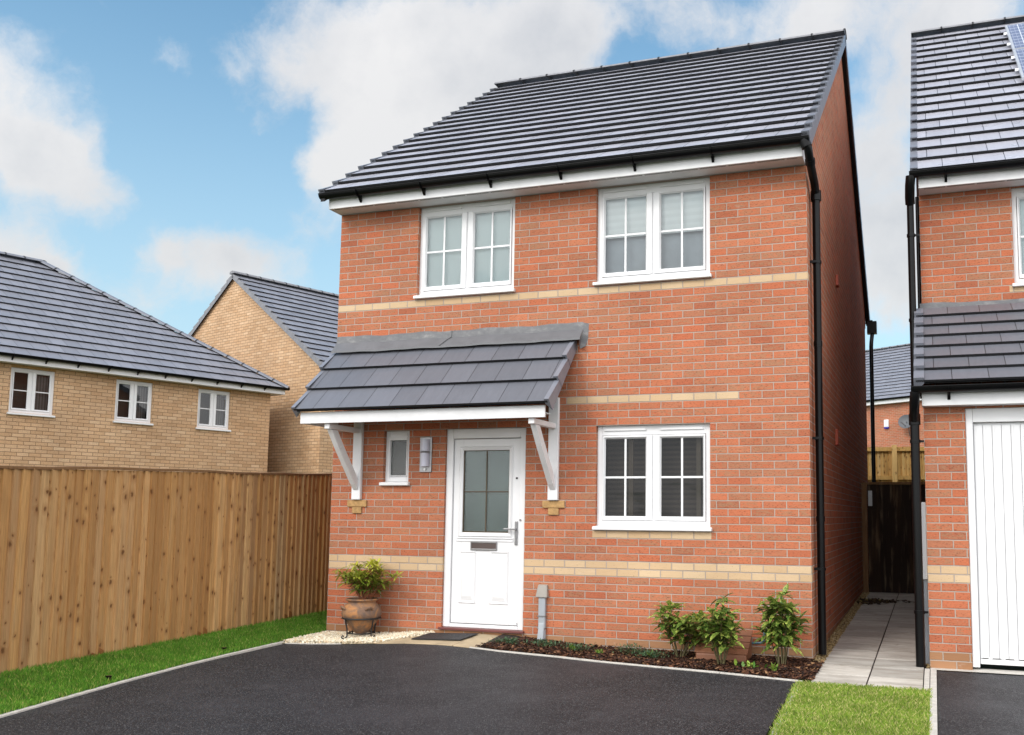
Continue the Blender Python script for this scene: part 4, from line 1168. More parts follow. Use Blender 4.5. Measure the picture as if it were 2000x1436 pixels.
gt = empty('garden_gate', (W + .01, 6.5, gh(5.8, 6.5)))
tag(gt, 'dark stained timber garden gate closing the side passage', 'gate')
b = MB(); s = .09
while s < .98:
    w = min(.094, 1.0 - s); b.box(s + .002, s + w - .002, .0, .02, .02, 1.70, a=rnd.random() * .99 + .005); s += w
b.box(.09, 1.0, .021, .03, .02, 1.70, a=.2)  # backing added to stop light showing between the boards
b.build('board_panel', M['gate'], gt)
b = MB(); b.box(.005, .085, -.03, .05, -.05, 1.73, a=.4); gp = b.build('post', M['rail'], gt)
b = MB(); b.box(.086, 1.0, -.012, .03, 1.702, 1.735, a=.3); b.build('capping', M['rail'], gt)
b = MB(); b.box(.105, .165, -.012, -.001, 1.36, 1.60); b.tube([(.135, -.012, 1.50), (.135, -.05, 1.50)], .012, 8); b.bar((.135, -.045, 1.50), (.135, -.045, 1.42), .014, .014); b.build('latch', M['steel'], gt)

# ================================================================== GROUND
def poly_grid(name, x0, x1, y0, y1, nx, ny, off, mat, f=None):
    b = MB(); g = [[(x0 + (x1 - x0) * i / nx, y0 + (y1 - y0) * j / ny) for i in range(nx + 1)] for j in range(ny + 1)]
    F = f or gh
    vs = [(x_, y_, F(x_, y_) + off) for r_ in g for x_, y_ in r_]
    fs = [(j * (nx + 1) + i, j * (nx + 1) + i + 1, (j + 1) * (nx + 1) + i + 1, (j + 1) * (nx + 1) + i) for j in range(ny) for i in range(nx)]
    b.quads(vs, fs, 0, True)
    return b.build(name, mat)
# far ground sheet
b = MB()
ys = [-400, -60, -14, -6, 0, 6, 14, 40, 60, 500]; xs = [-500, -60, -20, -8, 0, 8, 20, 60, 500]
zf = lambda y: -.11 + .022 * max(-20, min(y, 50))
vs = [(x_, y_, zf(y_)) for y_ in ys for x_ in xs]; nx = len(xs)
b.quads(vs, [(j * nx + i, j * nx + i + 1, (j + 1) * nx + i + 1, (j + 1) * nx + i) for j in range(len(ys) - 1) for i in range(nx - 1)])
tag(b.build('ground', M['ground']), kind='structure')

kerbL = [(1.02, -9.0), (.52, -5.8), (.28, -4.12), (.10, -2.89), (.02, -2.1), (-.012, -1.5), (-.02, -.9), (-.012, -.45), (.0, -.05)]
edge = [(.02, -.74), (.30, -.70), (.62, -.62), (.95, -.56), (1.30, -.54), (1.70, -.56), (2.06, -.60), (2.40, -.64), (2.96, -.64), (3.50, -.72), (4.06, -.80), (4.60, -.88), (5.285, -1.02)]
kerbR = [(5.285, -1.02), (5.315, -1.8), (5.36, -2.83), (5.44, -4.4), (5.60, -6.5), (5.75, -9.0)]
def interp(pl, y):
    for (xa, ya), (xb, yb) in zip(pl, pl[1:]):
        if min(ya, yb) <= y <= max(ya, yb): return xa + (xb - xa) * (y - ya) / (yb - ya)
    return pl[0][0] if y < min(pl[0][1], pl[-1][1]) else pl[-1][0]
def interp_x(pl, x):
    for (xa, ya), (xb, yb) in zip(pl, pl[1:]):
        if xa <= x <= xb: return ya + (yb - ya) * (x - xa) / (xb - xa)
    return pl[0][1] if x < pl[0][0] else pl[-1][1]
# driveway: columns between the two kerbs, from y=-12 up to the top edge
b = MB(); nc = 60; nr_ = 46; vs = []
for j in range(nr_ + 1):
    for i in range(nc + 1):
        u = i / nc; v = (j / nr_) ** .8
        xt = .02 + (5.285 - .02) * u; yt = interp_x(edge, xt)
        y_ = -9 + (yt + 9) * v
        xl, xr = interp(kerbL, y_), interp(kerbR, y_)
        xl = xl + (0.0); x_ = xl + (xr - xl) * u if v < 1 else xt
        wgt = v ** 3; x_ = (xl + (xr - xl) * u) * (1 - wgt) + xt * wgt
        vs.append((x_, y_, gh(x_, y_)))
b.quads(vs, [(j * (nc + 1) + i, j * (nc + 1) + i + 1, (j + 1) * (nc + 1) + i + 1, (j + 1) * (nc + 1) + i) for j in range(nr_) for i in range(nc)], 0, True)
tag(b.build('driveway', M['tarmac']), kind='structure')
# neighbour's drive
b = MB(); vs = [(x_, y_, gh(x_, y_) - .004) for y_ in (-12, -4, -.10) for x_ in (6.372, 13)]
b.quads(vs, [(0, 1, 3, 2), (2, 3, 5, 4)]); tag(b.build('driveway', M['tarmac']), kind='structure')
poly_grid('apron', 6.315, 12.3, -.098, .10, 4, 1, .004, M['concrete'])['kind'] = 'structure'
poly_grid('road', -30, 45, -24, -12.01, 8, 3, -.02, M['tarmac'])['kind'] = 'structure'

def kerb(name, pl, w, h, side=1, mat=None):
    b = MB()
    seg = []
    for (xa, ya), (xb, yb) in zip(pl, pl[1:]):
        L = math.hypot(xb - xa, yb - ya); k = max(1, round(L / .45))
        seg += [((xa + (xb - xa) * i / k, ya + (yb - ya) * i / k), (xa + (xb - xa) * (i + 1) / k, ya + (yb - ya) * (i + 1) / k)) for i in range(k)]
    for (a, c) in seg:
        d = Vector((c[0] - a[0], c[1] - a[1], 0)).normalized(); nn_ = Vector((-d.y, d.x, 0)) * w * side
        a3, c3 = Vector((a[0], a[1], gh(*a))), Vector((c[0], c[1], gh(*c))); dz = Vector((0, 0, -.12)); up = Vector((0, 0, h + rnd.uniform(-.001, .001)))
        P = [a3, c3 - d * .004 * (rnd.random() < .5), c3 + nn_, a3 + nn_]
        if side < 0: P = [P[0], P[3], P[2], P[1]]
        b.hexa([p + dz for p in P], [p + up for p in P])
    o = b.build(name, mat or M['concrete'], bevel=.004); o['kind'] = 'structure'; return o
kerb('kerb', kerbL, .042, .014, 1)
kerb('kerb', edge[6:], .035, .012, 1)
kerb('kerb', kerbR, .040, .014, 1)
kerb('kerb', [(6.318, -12.), (6.318, -.10)], .050, .020, -1)
kerb('kerb', [(6.27, -1.08), (6.27, -.12)], .043, .016, -1)
kerb('kerb', [(.02, -.74 + .0), (.30, -.70), (.62, -.62)], .022, .008, 1)

# lawns
def region_pts(n, x0, x1, y0, y1, test):
    X = npr.uniform(x0, x1, n * 3); Y = npr.uniform(y0, y1, n * 3); k = test(X, Y); return X[k][:n], Y[k][:n]
KLy = np.array([p[1] for p in kerbL]); KLx = np.array([p[0] for p in kerbL])
KRy = np.array([p[1] for p in kerbR])[::-1]; KRx = np.array([p[0] for p in kerbR])[::-1]
EX = np.array([p[0] for p in edge]); EYv = np.array([p[1] for p in edge])
def lawn_l(x, y): return gh(0, y) + .012 + .055 * max(0, (-.05 - x)) * 1.0
b = MB(); ny = 60; vs = []
for j in range(ny + 1):
    y_ = -9 + 13 * j / ny; xr = float(np.interp(y_, KLy, KLx)) - .044
    for i in range(9):
        x_ = -1.3 + (xr + 1.3) * i / 8; vs.append((x_, y_, lawn_l(x_, y_)))
b.quads(vs, [(j * 9 + i, j * 9 + i + 1, (j + 1) * 9 + i + 1, (j + 1) * 9 + i) for j in range(ny) for i in range(8)], 0, True)
tag(b.build('lawn_ground', M['grass_base']), kind='structure')
b = MB(); vs = []
for j in range(21):
    y_ = -9 + (9 - 1.10) * j / 20; xl = float(np.interp(y_, KRy, KRx)) + .002
    for i in range(5): x_ = xl + (6.312 - xl) * i / 4; vs.append((x_, y_, gh(x_, y_) + .010))
b.quads(vs, [(j * 5 + i, j * 5 + i + 1, (j + 1) * 5 + i + 1, (j + 1) * 5 + i) for j in range(20) for i in range(4)], 0, True)
tag(b.build('lawn_ground', M['grass_base']), kind='structure')

def grass(name, X, Y, Z, hmin, hmax, mat, label, cat='grass', w=.0035, lean=.5):
    n = len(X); H = npr.uniform(hmin, hmax, n); A = npr.uniform(0, 2 * np.pi, n); B = npr.uniform(0, 2 * np.pi, n); Ln = npr.uniform(.1, lean, n) * H * 1.2
    dx, dy = np.cos(A) * w, np.sin(A) * w
    V = np.empty((n, 4, 3)); 
    V[:, 0] = np.stack([X - dx, Y - dy, Z], 1); V[:, 1] = np.stack([X + dx, Y + dy, Z], 1)
    V[:, 2] = np.stack([X + dx * .5 + np.cos(B) * Ln * .4, Y + dy * .5 + np.sin(B) * Ln * .4, Z + H * .62], 1)
    V[:, 3] = np.stack([X + np.cos(B) * Ln, Y + np.sin(B) * Ln, Z + H], 1)
    F = np.arange(n * 4).reshape(n, 4)
    o = np_mesh(name, V.reshape(-1, 3), F, mat, npr.uniform(0.001, 1, n))
    tag(o, label, cat, kind='stuff'); return o
n = 95000
X, Y = region_pts(n, -1.05, .6, -5.6, 1.8, lambda X, Y: (X < np.interp(Y, KLy, KLx) - .036 + .012 * np.sin(Y * 31) * np.sin(Y * 13)) & (X > -1.02))
Z = -.036 + .022 * Y + .012 + .055 * np.maximum(0, -.05 - X)
grass('grass', X, Y, Z, .018, .045, M['grass_l'], 'deep green lawn strip along the foot of the board fence', w=.0028)
X, Y = region_pts(52000, 5.25, 6.33, -4.6, -1.07, lambda X, Y: (X > np.interp(Y, KRy, KRx) - .008) & (X < 6.325) & (Y < -1.10 + .012 * np.sin(X * 40)))
Z = -.036 + .022 * Y + .008
grass('grass', X, Y, Z, .014, .034, M['grass_r'], 'pale mown lawn patch in front of the paved side path', w=.0026, lean=.8)

# paving of the side path
b = MB()
yrow = -1.085; k = 0
while yrow < 9:
    L = .45 if k else .46
    for (xa, xb) in ((5.392, 5.824), (5.836, 6.262)):
        if k == 0 and xa < 5.5: pass
        z = lambda y_: gh(5.8, y_) + .012
        dz = rnd.uniform(-.002, .002)
        b.hexa([(xa, yrow, z(yrow) - .05), (xb, yrow, z(yrow) - .05), (xb, yrow + L - .022, z(yrow + L) - .05), (xa, yrow + L - .022, z(yrow + L) - .05)],
               [(xa, yrow, z(yrow) + dz), (xb, yrow, z(yrow) + dz), (xb, yrow + L - .022, z(yrow + L) + dz), (xa, yrow + L - .022, z(yrow + L) + dz)], a=rnd.uniform(.05, 1))
    yrow += L; k += 1
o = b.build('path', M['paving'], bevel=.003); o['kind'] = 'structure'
b = MB(); vs = [(x_, y_, gh(x_, y_) + .004) for y_ in (-1.09, 9.5) for x_ in (5.29, 6.313)]; b.quads(vs, [(0, 1, 3, 2)]); tag(b.build('path_bed', M['soil']), kind='structure')

# door step: two buff slabs
b = MB(); y0_, y1_ = -.545, .03
for (a, c, a2, c2) in ((1.30, 1.86, 1.40, 1.90), (1.868, 2.12, 1.908, 2.42)):
    lo = [(a, interp_x(edge, a) + .004, 0), (c, interp_x(edge, c) + .004, 0), (c2, y1_, 0), (a2, y1_, 0)]
    P = [Vector((q[0], q[1], gh(q[0], q[1]) + .010)) for q in lo]
    b.hexa([p - Vector((0, 0, .05)) for p in P], P)
P = [Vector((q[0], q[1], gh(q[0], q[1]) + .009)) for q in ((.98, interp_x(edge, .98) + .004), (1.295, interp_x(edge, 1.295) + .004), (1.395, y1_), (1.36, y1_))]
b.hexa([p - Vector((0, 0, .05)) for p in P], P)
o = b.build('door_step', M['sandstone_step'], bevel=.003); o['kind'] = 'structure'
STEP = [(.98, -.56), (1.395, 0)]

# doormat
dm = MB(); cx, cyy = 1.62, -.27
P = [(1.30, -.40), (1.86, -.40), (1.90, -.08), (1.34, -.08)]
P3 = [Vector((q[0] - 1.6, q[1] + .24, gh(*q) + .0135 - gh(1.6, -.24))) for q in P]
dm.hexa(P3, [p + Vector((0, 0, .009)) for p in P3])
o = dm.build('doormat', M['mat'], loc=(1.6, -.24, gh(1.6, -.24))); tag(o, 'black doormat on the step before the white front door', 'doormat')

# beds
def bed_mesh(name, top, bot, z_top, z_bot, mat, n=40, x0=0, x1=1, m=6):
    b = MB(); vs = []
    for j in range(m + 1):
        for i in range(n + 1):
            x_ = x0 + (x1 - x0) * i / n; ya, yb = bot(x_), top(x_); y_ = ya + (yb - ya) * j / m
            vs.append((x_, y_, gh(x_, y_) + z_bot + (z_top - z_bot) * j / m))
    b.quads(vs, [(j * (n + 1) + i, j * (n + 1) + i + 1, (j + 1) * (n + 1) + i + 1, (j + 1) * (n + 1) + i) for j in range(m) for i in range(n)], 0, True)
    o = b.build(name, mat); o['kind'] = 'structure'; return o
def mound(x): return .03 * math.exp(-((x - 2.6) / .9) ** 2) + .012
bed_mesh('flower_bed', lambda x: .001, lambda x: interp_x(edge, x) + .036, .022, .004, M['soil'], x0=2.14, x1=5.285)
bed_mesh('flower_bed', lambda x: .0, lambda x: -1.0, .01, .004, M['soil'], x0=5.286, x1=5.39)
bed_mesh('gravel_bed', lambda x: .001, lambda x: interp_x(edge, x) + .002, .004, .004, M['white_gravel'], x0=-.02, x1=1.39)

def chips(name, X, Y, Z, smin, smax, flat, mat, label, cat, aspect=1., power=1.):
    n = len(X)
    base = np.array([[1, 0, 0], [-1, 0, 0], [0, 1, 0], [0, -1, 0], [0, 0, 1], [0, 0, -1]], float)
    F0 = np.array([[0, 2, 4], [2, 1, 4], [1, 3, 4], [3, 0, 4], [2, 0, 5], [1, 2, 5], [3, 1, 5], [0, 3, 5]])
    S = smin + (smax - smin) * npr.uniform(0, 1, n) ** power
    sc_ = np.stack([S * npr.uniform(.8, 1.2, n) * aspect, S * npr.uniform(.6, 1., n), S * flat * npr.uniform(.7, 1.2, n)], 1)
    V = base[None] * sc_[:, None, :] * npr.uniform(.75, 1.25, (n, 6, 1))
    a, bb, g_ = npr.uniform(0, 2 * np.pi, n), npr.uniform(-.6, .6, n), npr.uniform(-.5, .5, n)
    ca_, sa = np.cos(bb), np.sin(bb); y2, z2 = V[..., 1] * ca_[:, None] - V[..., 2] * sa[:, None], V[..., 1] * sa[:, None] + V[..., 2] * ca_[:, None]
    V[..., 1], V[..., 2] = y2, z2
    ca_, sa = np.cos(g_), np.sin(g_); x2, z2 = V[..., 0] * ca_[:, None] - V[..., 2] * sa[:, None], V[..., 0] * sa[:, None] + V[..., 2] * ca_[:, None]
    V[..., 0], V[..., 2] = x2, z2
    ca_, sa = np.cos(a), np.sin(a); x2, y2 = V[..., 0] * ca_[:, None] - V[..., 1] * sa[:, None], V[..., 0] * sa[:, None] + V[..., 1] * ca_[:, None]
    V[..., 0], V[..., 1] = x2, y2
    V += np.stack([X, Y, Z], 1)[:, None, :]
    F = (F0[None] + (np.arange(n) * 6)[:, None, None]).reshape(-1, 3)
    T = np.repeat(npr.uniform(.001, 1, n), 8)
    o = np_mesh(name, V.reshape(-1, 3), F, mat, T, smooth=False); tag(o, label, cat, kind='stuff'); return o
X, Y = region_pts(7500, -.01, 1.42, -.76, -.005, lambda X, Y: (Y > np.interp(X, EX, EYv) + .02) & (Y > -.56 + (X - .98) / .40 * .56) & (X > np.interp(Y, KLy, KLx) + .004))
chips('gravel', X, Y, ghn(X, Y) + npr.uniform(.004, .030, len(X)), .009, .021, .7, M['white_gravel'], 'cream gravel spread under the plant pot by the wall', 'gravel')
X, Y = region_pts(14000, 2.10, 5.40, -1.04, -.003, lambda X, Y: (Y > np.interp(X, EX, EYv) + .034) & (Y < (X - 2.12) / .30 * .56 - .56 + 0 * X + .0) & ~((X > 5.29) & (Y > -.12)))
X2, Y2 = region_pts(900, 2.36, 5.28, -.25, -.003, lambda X, Y: X > 0)
X = np.concatenate([X, X2]); Y = np.concatenate([Y, Y2])
chips('bark_mulch', X, Y, ghn(X, Y) + npr.uniform(.006, .032, len(X)), .006, .022, .28, M['bark'], 'dark bark mulch covering the flower bed below the wall', 'mulch', 1.5, 1.8)
X, Y = region_pts(3800, 5.29, 5.40, -.16, 6.5, lambda X, Y: (Y > -.12) | (X > 5.29))
chips('gravel', X, Y, ghn(X, Y) + npr.uniform(.0, .018, len(X)), .006, .013, .7, M['yellow_gravel'], 'ochre gravel strip between the side wall and the path', 'gravel')
X, Y = region_pts(500, 6.285, 6.315, -.12, 2.5, lambda X, Y: X > 0)
chips('gravel', X, Y, ghn(X, Y) + npr.uniform(.01, .03, len(X)), .006, .013, .7, M['yellow_gravel'], 'ochre gravel and leaves along the garage house wall', 'gravel')
X = np.concatenate([npr.normal(5.47, .08, 260), npr.normal(5.72, .07, 120), npr.uniform(5.4, 6.2, 60)]); Y = np.concatenate([npr.normal(5.1, .16, 260), npr.normal(5.15, .05, 120), npr.normal(5.2, .1, 60)])
k = (X > 5.3) & (X < 6.28); X, Y = X[k], Y[k]
chips('leaf_litter', X, Y, ghn(X, Y) + .02 + npr.uniform(0, .02, len(X)), .012, .035, .15, M['litter'], 'dead leaves gathered on the path near the gate', 'leaves')

# small black lawn markers
for i, (x_, y_, lb) in enumerate(((.045, -2.93, 'small black post in the lawn edge nearer the camera'), (-.075, -1.45, 'small black post in the lawn edge nearer the house'))):
    mk = MB(); z_ = gh(x_, y_); mk.box(-.016, .016, -.012, .012, -.02, .052); mk.box(-.020, .020, -.016, .016, .052, .060)
    o = mk.build('lawn_marker', M['black_pvc'], loc=(x_ - .06, y_, z_)); tag(o, lb, 'marker post', 'black markers along the lawn edge')

# ================================================================== POT, STAND, PLANTS
PX, PY = .62, -.27; PZ = gh(PX, PY) + .015
po = empty('plant_pot', (PX, PY, PZ + .045)); tag(po, 'weathered terracotta pot with small loop handles in an iron stand', 'plant pot')
prof = [(.0, .0), (.06, .002), (.09, .03), (.125, .08), (.160, .13), (.192, .185), (.215, .225), (.221, .26), (.212, .30), (.190, .345), (.165, .375), (.150, .39), (.152, .405), (.172, .418), (.180, .430), (.176, .440), (.160, .440), (.148, .42), (.14, .39), (.05, .385), (.0, .385)]
prof = [(r_ * .95, z_ * .82) for r_, z_ in prof]
b = MB(); b.lathe(prof, 40); b.build('body', M['pot'], po)
b = MB(); b.lathe([(.0, .322), (.10, .325), (.138, .320)], 24); b.build('compost', M['soil'], po)
for a in (-.62, 2.6, 4.1):
    b = MB(); c_ = Vector((math.cos(a), math.sin(a), 0)); t_ = Vector((-c_.y, c_.x, 0))
    pts = [c_ * .190 + t_ * (.035 * math.cos(q)) + c_ * (.03 * max(0, math.sin(q))) + Vector((0, 0, .255 + .028 * math.sin(q * 1.) )) for q in [math.pi * k / 8 for k in range(9)]]
    b.tube(pts, .013, 8); b.build('handle', M['pot'], po)
st = empty('pot_stand', (PX, PY, PZ)); tag(st, 'black wrought iron stand holding the terracotta pot', 'plant stand')
b = MB(); b.tube([(.197 * math.cos(t), .197 * math.sin(t), .205) for t in [2 * math.pi * k / 40 for k in range(41)]], .009, 8, caps=False)
b.tube([(.13 * math.cos(t), .13 * math.sin(t), .05) for t in [2 * math.pi * k / 40 for k in range(41)]], .006, 8, caps=False); b.build('ring', M['dark_metal'], st)
for a in (-1.95, -.35, 1.2, 2.7):
    c_ = Vector((math.cos(a), math.sin(a), 0)); b = MB()
    b.tube([c_ * .200 + Vector((0, 0, .207)), c_ * .19 + Vector((0, 0, .16)), c_ * .175 + Vector((0, 0, .10)), c_ * .172 + Vector((0, 0, .03)), c_ * .195 + Vector((0, 0, .005)), c_ * .225 + Vector((0, 0, .004)), c_ * .238 + Vector((0, 0, .022)), c_ * .228 + Vector((0, 0, .038)), c_ * .212 + Vector((0, 0, .028))], .008, 6)
    b.bar(c_ * .172 + Vector((0, 0, .05)), c_ * .13 + Vector((0, 0, .05)), .008, .008); b.build('leg', M['dark_metal'], st)

def add_leaf(b, p, d, L, w, droop, a, up=Vector((0, 0, 1))):
    """curved, folded leaf: 5 stations, midrib plus two edges"""
    d = d.normalized(); s = d.cross(up)
    if s.length < .05: s = Vector((1, 0, 0))
    s.normalize(); n_ = s.cross(d)
    st_ = [(0, .06), (.2, .62), (.45, 1.), (.72, .72), (1., .03)]
    vs = []
    for t, k in st_:
        c = p + d * (L * t) - Vector((0, 0, 1)) * (droop * L * t * t)
        h = w * k / 2
        vs += [c - s * h + n_ * h * .35, c, c + s * h + n_ * h * .35]
    fs = []
    for i in range(4):
        o_ = i * 3; fs += [(o_, o_ + 1, o_ + 4, o_ + 3), (o_ + 1, o_ + 2, o_ + 5, o_ + 4)]
    b.quads(vs, fs, 0, True, a=max(.01, min(1, a)))

def rdir(e0, e1, az=None):
    a = rnd.uniform(0, 2 * math.pi) if az is None else az; e = rnd.uniform(e0, e1)
    return Vector((math.cos(a) * math.cos(e), math.sin(a) * math.cos(e), math.sin(e)))

def whorls(lb, p, L, w, n, al, e0, e1):
    a0 = rnd.uniform(0, 6.28)
    for q in range(n):
        e = rnd.uniform(e0, e1); d_ = rdir(e, e, a0 + 6.28 * q / n + rnd.uniform(-.3, .3))
        add_leaf(lb, p + d_ * .006, d_, L * rnd.uniform(.65, 1.15), w * rnd.uniform(.8, 1.15), rnd.uniform(.1, .6), al * rnd.uniform(.6, 1.2) + .02)
def shrub(name, loc, h, rx_, stems, leaf_len, leaf_w, mat, label, cat, whorl=7, bright_top=False, stem_mat='stem', layers=4, group=None, spire=False, ry_=None):
    root = empty(name, loc); tag(root, label, cat, group)
    sb, lb = MB(), MB(); ry_ = ry_ or rx_ * .7
    for s in range(stems):
        a = 2 * math.pi * s / stems + rnd.uniform(-.5, .5); rr = rnd.uniform(.25, 1.)
        tip = Vector((math.cos(a) * rx_ * rr, math.sin(a) * ry_ * rr, h * rnd.uniform(.62, 1.0) * (1 - .35 * rr ** 2)))
        if spire and s == 0: tip = Vector((.01, 0, h))
        base = Vector((math.cos(a) * .03, math.sin(a) * .03, 0)); mid = base.lerp(tip, .5) + Vector((rnd.uniform(-.02, .02), rnd.uniform(-.02, .02), .04))
        sb.tube([base, mid, tip], [.006, .0045, .0025], 6)
        for k in range(layers):
            f = .22 + .78 * (k + 1) / layers
            p = base.lerp(mid, f * 2) if f < .5 else mid.lerp(tip, f * 2 - 1)
            nw = whorl if k == layers - 1 else max(2, whorl - 2)
            if k >= 1:      # a side shoot with its own rosette
                sd_ = rdir(.0, .7); sp_ = p + sd_ * rnd.uniform(.04, .09); sb.tube([p, sp_], [.003, .002], 5)
                whorls(lb, sp_, leaf_len * .9, leaf_w * .95, nw - 1, (min(1, sp_.z / h) ** 1.6 if bright_top else rnd.random()), -.2, .8)
            a0 = rnd.uniform(0, 6.28)
            for q in range(nw):
                e = rnd.uniform(-.25, .55) if k < layers - 1 else rnd.uniform(-.1, 1.1)
                d_ = rdir(e, e, a0 + 6.28 * q / nw + rnd.uniform(-.3, .3))
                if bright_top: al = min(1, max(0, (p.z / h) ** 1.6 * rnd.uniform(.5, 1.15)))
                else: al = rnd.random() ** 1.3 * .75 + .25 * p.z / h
                add_leaf(lb, p + d_ * .008, d_, leaf_len * rnd.uniform(.45, 1.2), leaf_w * rnd.uniform(.6, 1.15), rnd.uniform(.0, .45), al)
    lb.build('foliage', M[mat], root); sb.build('stem', M[stem_mat], root)
    return root
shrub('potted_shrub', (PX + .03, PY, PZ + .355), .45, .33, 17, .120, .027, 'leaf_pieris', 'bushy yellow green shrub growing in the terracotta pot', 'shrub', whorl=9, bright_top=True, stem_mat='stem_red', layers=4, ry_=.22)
GS = 'spotted laurels in the bark bed'
def base(x_, y_): return (x_, y_, gh(x_, y_) + .015)
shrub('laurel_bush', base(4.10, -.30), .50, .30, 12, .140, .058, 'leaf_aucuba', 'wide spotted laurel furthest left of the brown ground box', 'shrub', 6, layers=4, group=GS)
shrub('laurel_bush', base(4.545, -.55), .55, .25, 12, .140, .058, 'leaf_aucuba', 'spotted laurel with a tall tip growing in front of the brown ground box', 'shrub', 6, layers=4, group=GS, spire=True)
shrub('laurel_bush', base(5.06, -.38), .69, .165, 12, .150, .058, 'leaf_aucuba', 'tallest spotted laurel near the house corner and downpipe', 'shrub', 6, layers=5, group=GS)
GL_ = 'low plants in the bark bed'
def low(x_, y_, w, h, n, lb_, mat='leaf_low', L=.035, lw=.010, shoots=False):
    root = empty('low_plant', base(x_, y_)); tag(root, lb_, 'plant', GL_); b = MB()
    for i in range(n):
        p = Vector((rnd.gauss(0, w * .45), rnd.gauss(0, w * .28), rnd.uniform(.005, h)))
        if shoots: p = Vector((rnd.gauss(0, w * .3), rnd.gauss(0, w * .2), rnd.uniform(0, h * .3)))
        d_ = rdir(.2 if not shoots else .8, 1.2 if not shoots else 1.5)
        add_leaf(b, p, d_, L * rnd.uniform(.6, 1.3), lw * rnd.uniform(.7, 1.2), rnd.uniform(0, .4), rnd.random())
    b.build('foliage', M[mat], root)
    b = MB()
    for i in range(6): q = rdir(.5, 1.2) * h; b.tube([(0, 0, 0), tuple(q)], .0025, 5)
    b.build('stem', M['stem'], root)
low(2.36, -.38, .16, .05, 240, 'low blue green plant at the step end of the bark bed')
low(2.72, -.28, .20, .05, 260, 'low blue green plant under the grey cable duct')
low(3.08, -.34, .17, .06, 220, 'low plant with fresh shoots, third along the bed from the step')
low(3.05, -.36, .05, .05, 26, 'small clump of upright pale shoots in the low planting', 'leaf_fresh', .07, .014, True)
low(3.34, -.42, .05, .04, 24, 'small pale green shoot tuft between two low plants', 'leaf_fresh', .055, .012, True)
low(3.62, -.32, .18, .09, 240, 'tallest of the low blue green plants, left of the laurels')
low(3.86, -.42, .20, .06, 260, 'low blue green plant spreading beside the first laurel')
low(3.84, -.40, .04, .06, 20, 'thin green shoot standing in the last low plant', 'leaf_fresh', .07, .012, True)
low(5.04, -.72, .05, .05, 24, 'small bright green seedling in the bark in front of the tallest laurel', 'leaf_fresh', .08, .018, True)
low(4.80, -.62, .13, .01, 14, 'flat yellowish leaves lying on the bark by the ground box', 'leaf_fresh', .09, .030)

# ground box (semi-buried meter box)
gx = empty('meter_box', (4.50, 0, gh(4.5, -.2))); tag(gx, 'sloping terracotta brown meter box set in the bark against the wall', 'meter box')
b = MB(); x0, x1 = -.235, .235; yb_, yf = -.065, -.37; zb_, zf_ = .265, .075
b.hexa([(x0, yf, -.05), (x1, yf, -.05), (x1, yb_, -.05), (x0, yb_, -.05)], [(x0, yf, zf_), (x1, yf, zf_), (x1, yb_, zb_), (x0, yb_, zb_)])
b.build('body', M['brown_plastic'], gx, bevel=.012)
b = MB()
sl = Vector((0, yf - yb_, zf_ - zb_)); nrmb = Vector((0, -(zb_ - zf_), (yb_ - yf))).normalized()
for k in range(4):
    f0, f1 = .03 + k * .245, .03 + k * .245 + .22
    p0 = Vector((0, yb_, zb_)) + sl * f0; p1 = Vector((0, yb_, zb_)) + sl * f1
    q = nrmb * .012
    b.hexa([(x0 - .012, p1.y, p1.z), (x1 + .012, p1.y, p1.z), (x1 + .012, p0.y, p0.z), (x0 - .012, p0.y, p0.z)],
           [(x0 - .012, p1.y + q.y, p1.z + q.z), (x1 + .012, p1.y + q.y, p1.z + q.z), (x1 + .012, p0.y + q.y, p0.z + q.z), (x0 - .012, p0.y + q.y, p0.z + q.z)])
b.build('lid', M['brown_plastic'], gx, bevel=.004)

# ================================================================== CAMERA
cam = bpy.data.cameras.new('camera'); co = bpy.data.objects.new('camera', cam); col.objects.link(co)
P = [6.384166554568543, -9.130337938234828, 1.3003570496903725, 1.672130530816794, -0.008236940383659408, 0.33054642398568024, 1861.0602789039085, 1183.0383516248432, 815.6821889067122]
co.location = P[:3]; co.rotation_euler = P[3:6]
cam.sensor_fit = 'HORIZONTAL'; cam.sensor_width = 36; cam.lens = P[6] / 2000 * 36
cam.shift_x = (1000 - P[7]) / 2000; cam.shift_y = (P[8] - 718) / 2000
cam.clip_start = .05; cam.clip_end = 3000
sc.camera = co
camR = co.rotation_euler.to_matrix()
def pixdir(x, y): return (camR @ Vector(((x - P[7]) / P[6], -(y - P[8]) / P[6], -1))).normalized()

# ================================================================== LIGHT
SUN_AZ, SUN_EL = R(204), R(38)     # compass style: direction the sun stands in, from +y clockwise
sund = Vector((math.sin(SUN_AZ) * math.cos(SUN_EL), math.cos(SUN_AZ) * math.cos(SUN_EL), math.sin(SUN_EL)))
sl_ = bpy.data.lights.new('sun', 'SUN'); sl_.energy = 1.35; sl_.angle = R(18); sl_.color = (1., .955, .89)
so = bpy.data.objects.new('sun', sl_); so.rotation_euler = sund.to_track_quat('Z', 'Y').to_euler(); so.location = (-10, -10, 20); col.objects.link(so)

w = bpy.data.worlds.new('World'); sc.world = w; w.use_nodes = True
t = NT.__new__(NT); t.t = w.node_tree; t.t.nodes.clear()
out = t.n('ShaderNodeOutputWorld'); bgk = t.n('ShaderNodeBackground')
sky = t.n('ShaderNodeTexSky'); sky.sky_type = 'NISHITA'; sky.sun_disc = False; sky.sun_elevation = SUN_EL; sky.sun_rotation = SUN_AZ
sky.air_density = 1.0; sky.dust_density = .6; sky.ozone_density = 1.6
dirv = t.vm('NORMALIZE', t.n('ShaderNodeTexCoord').outputs['Generated'])
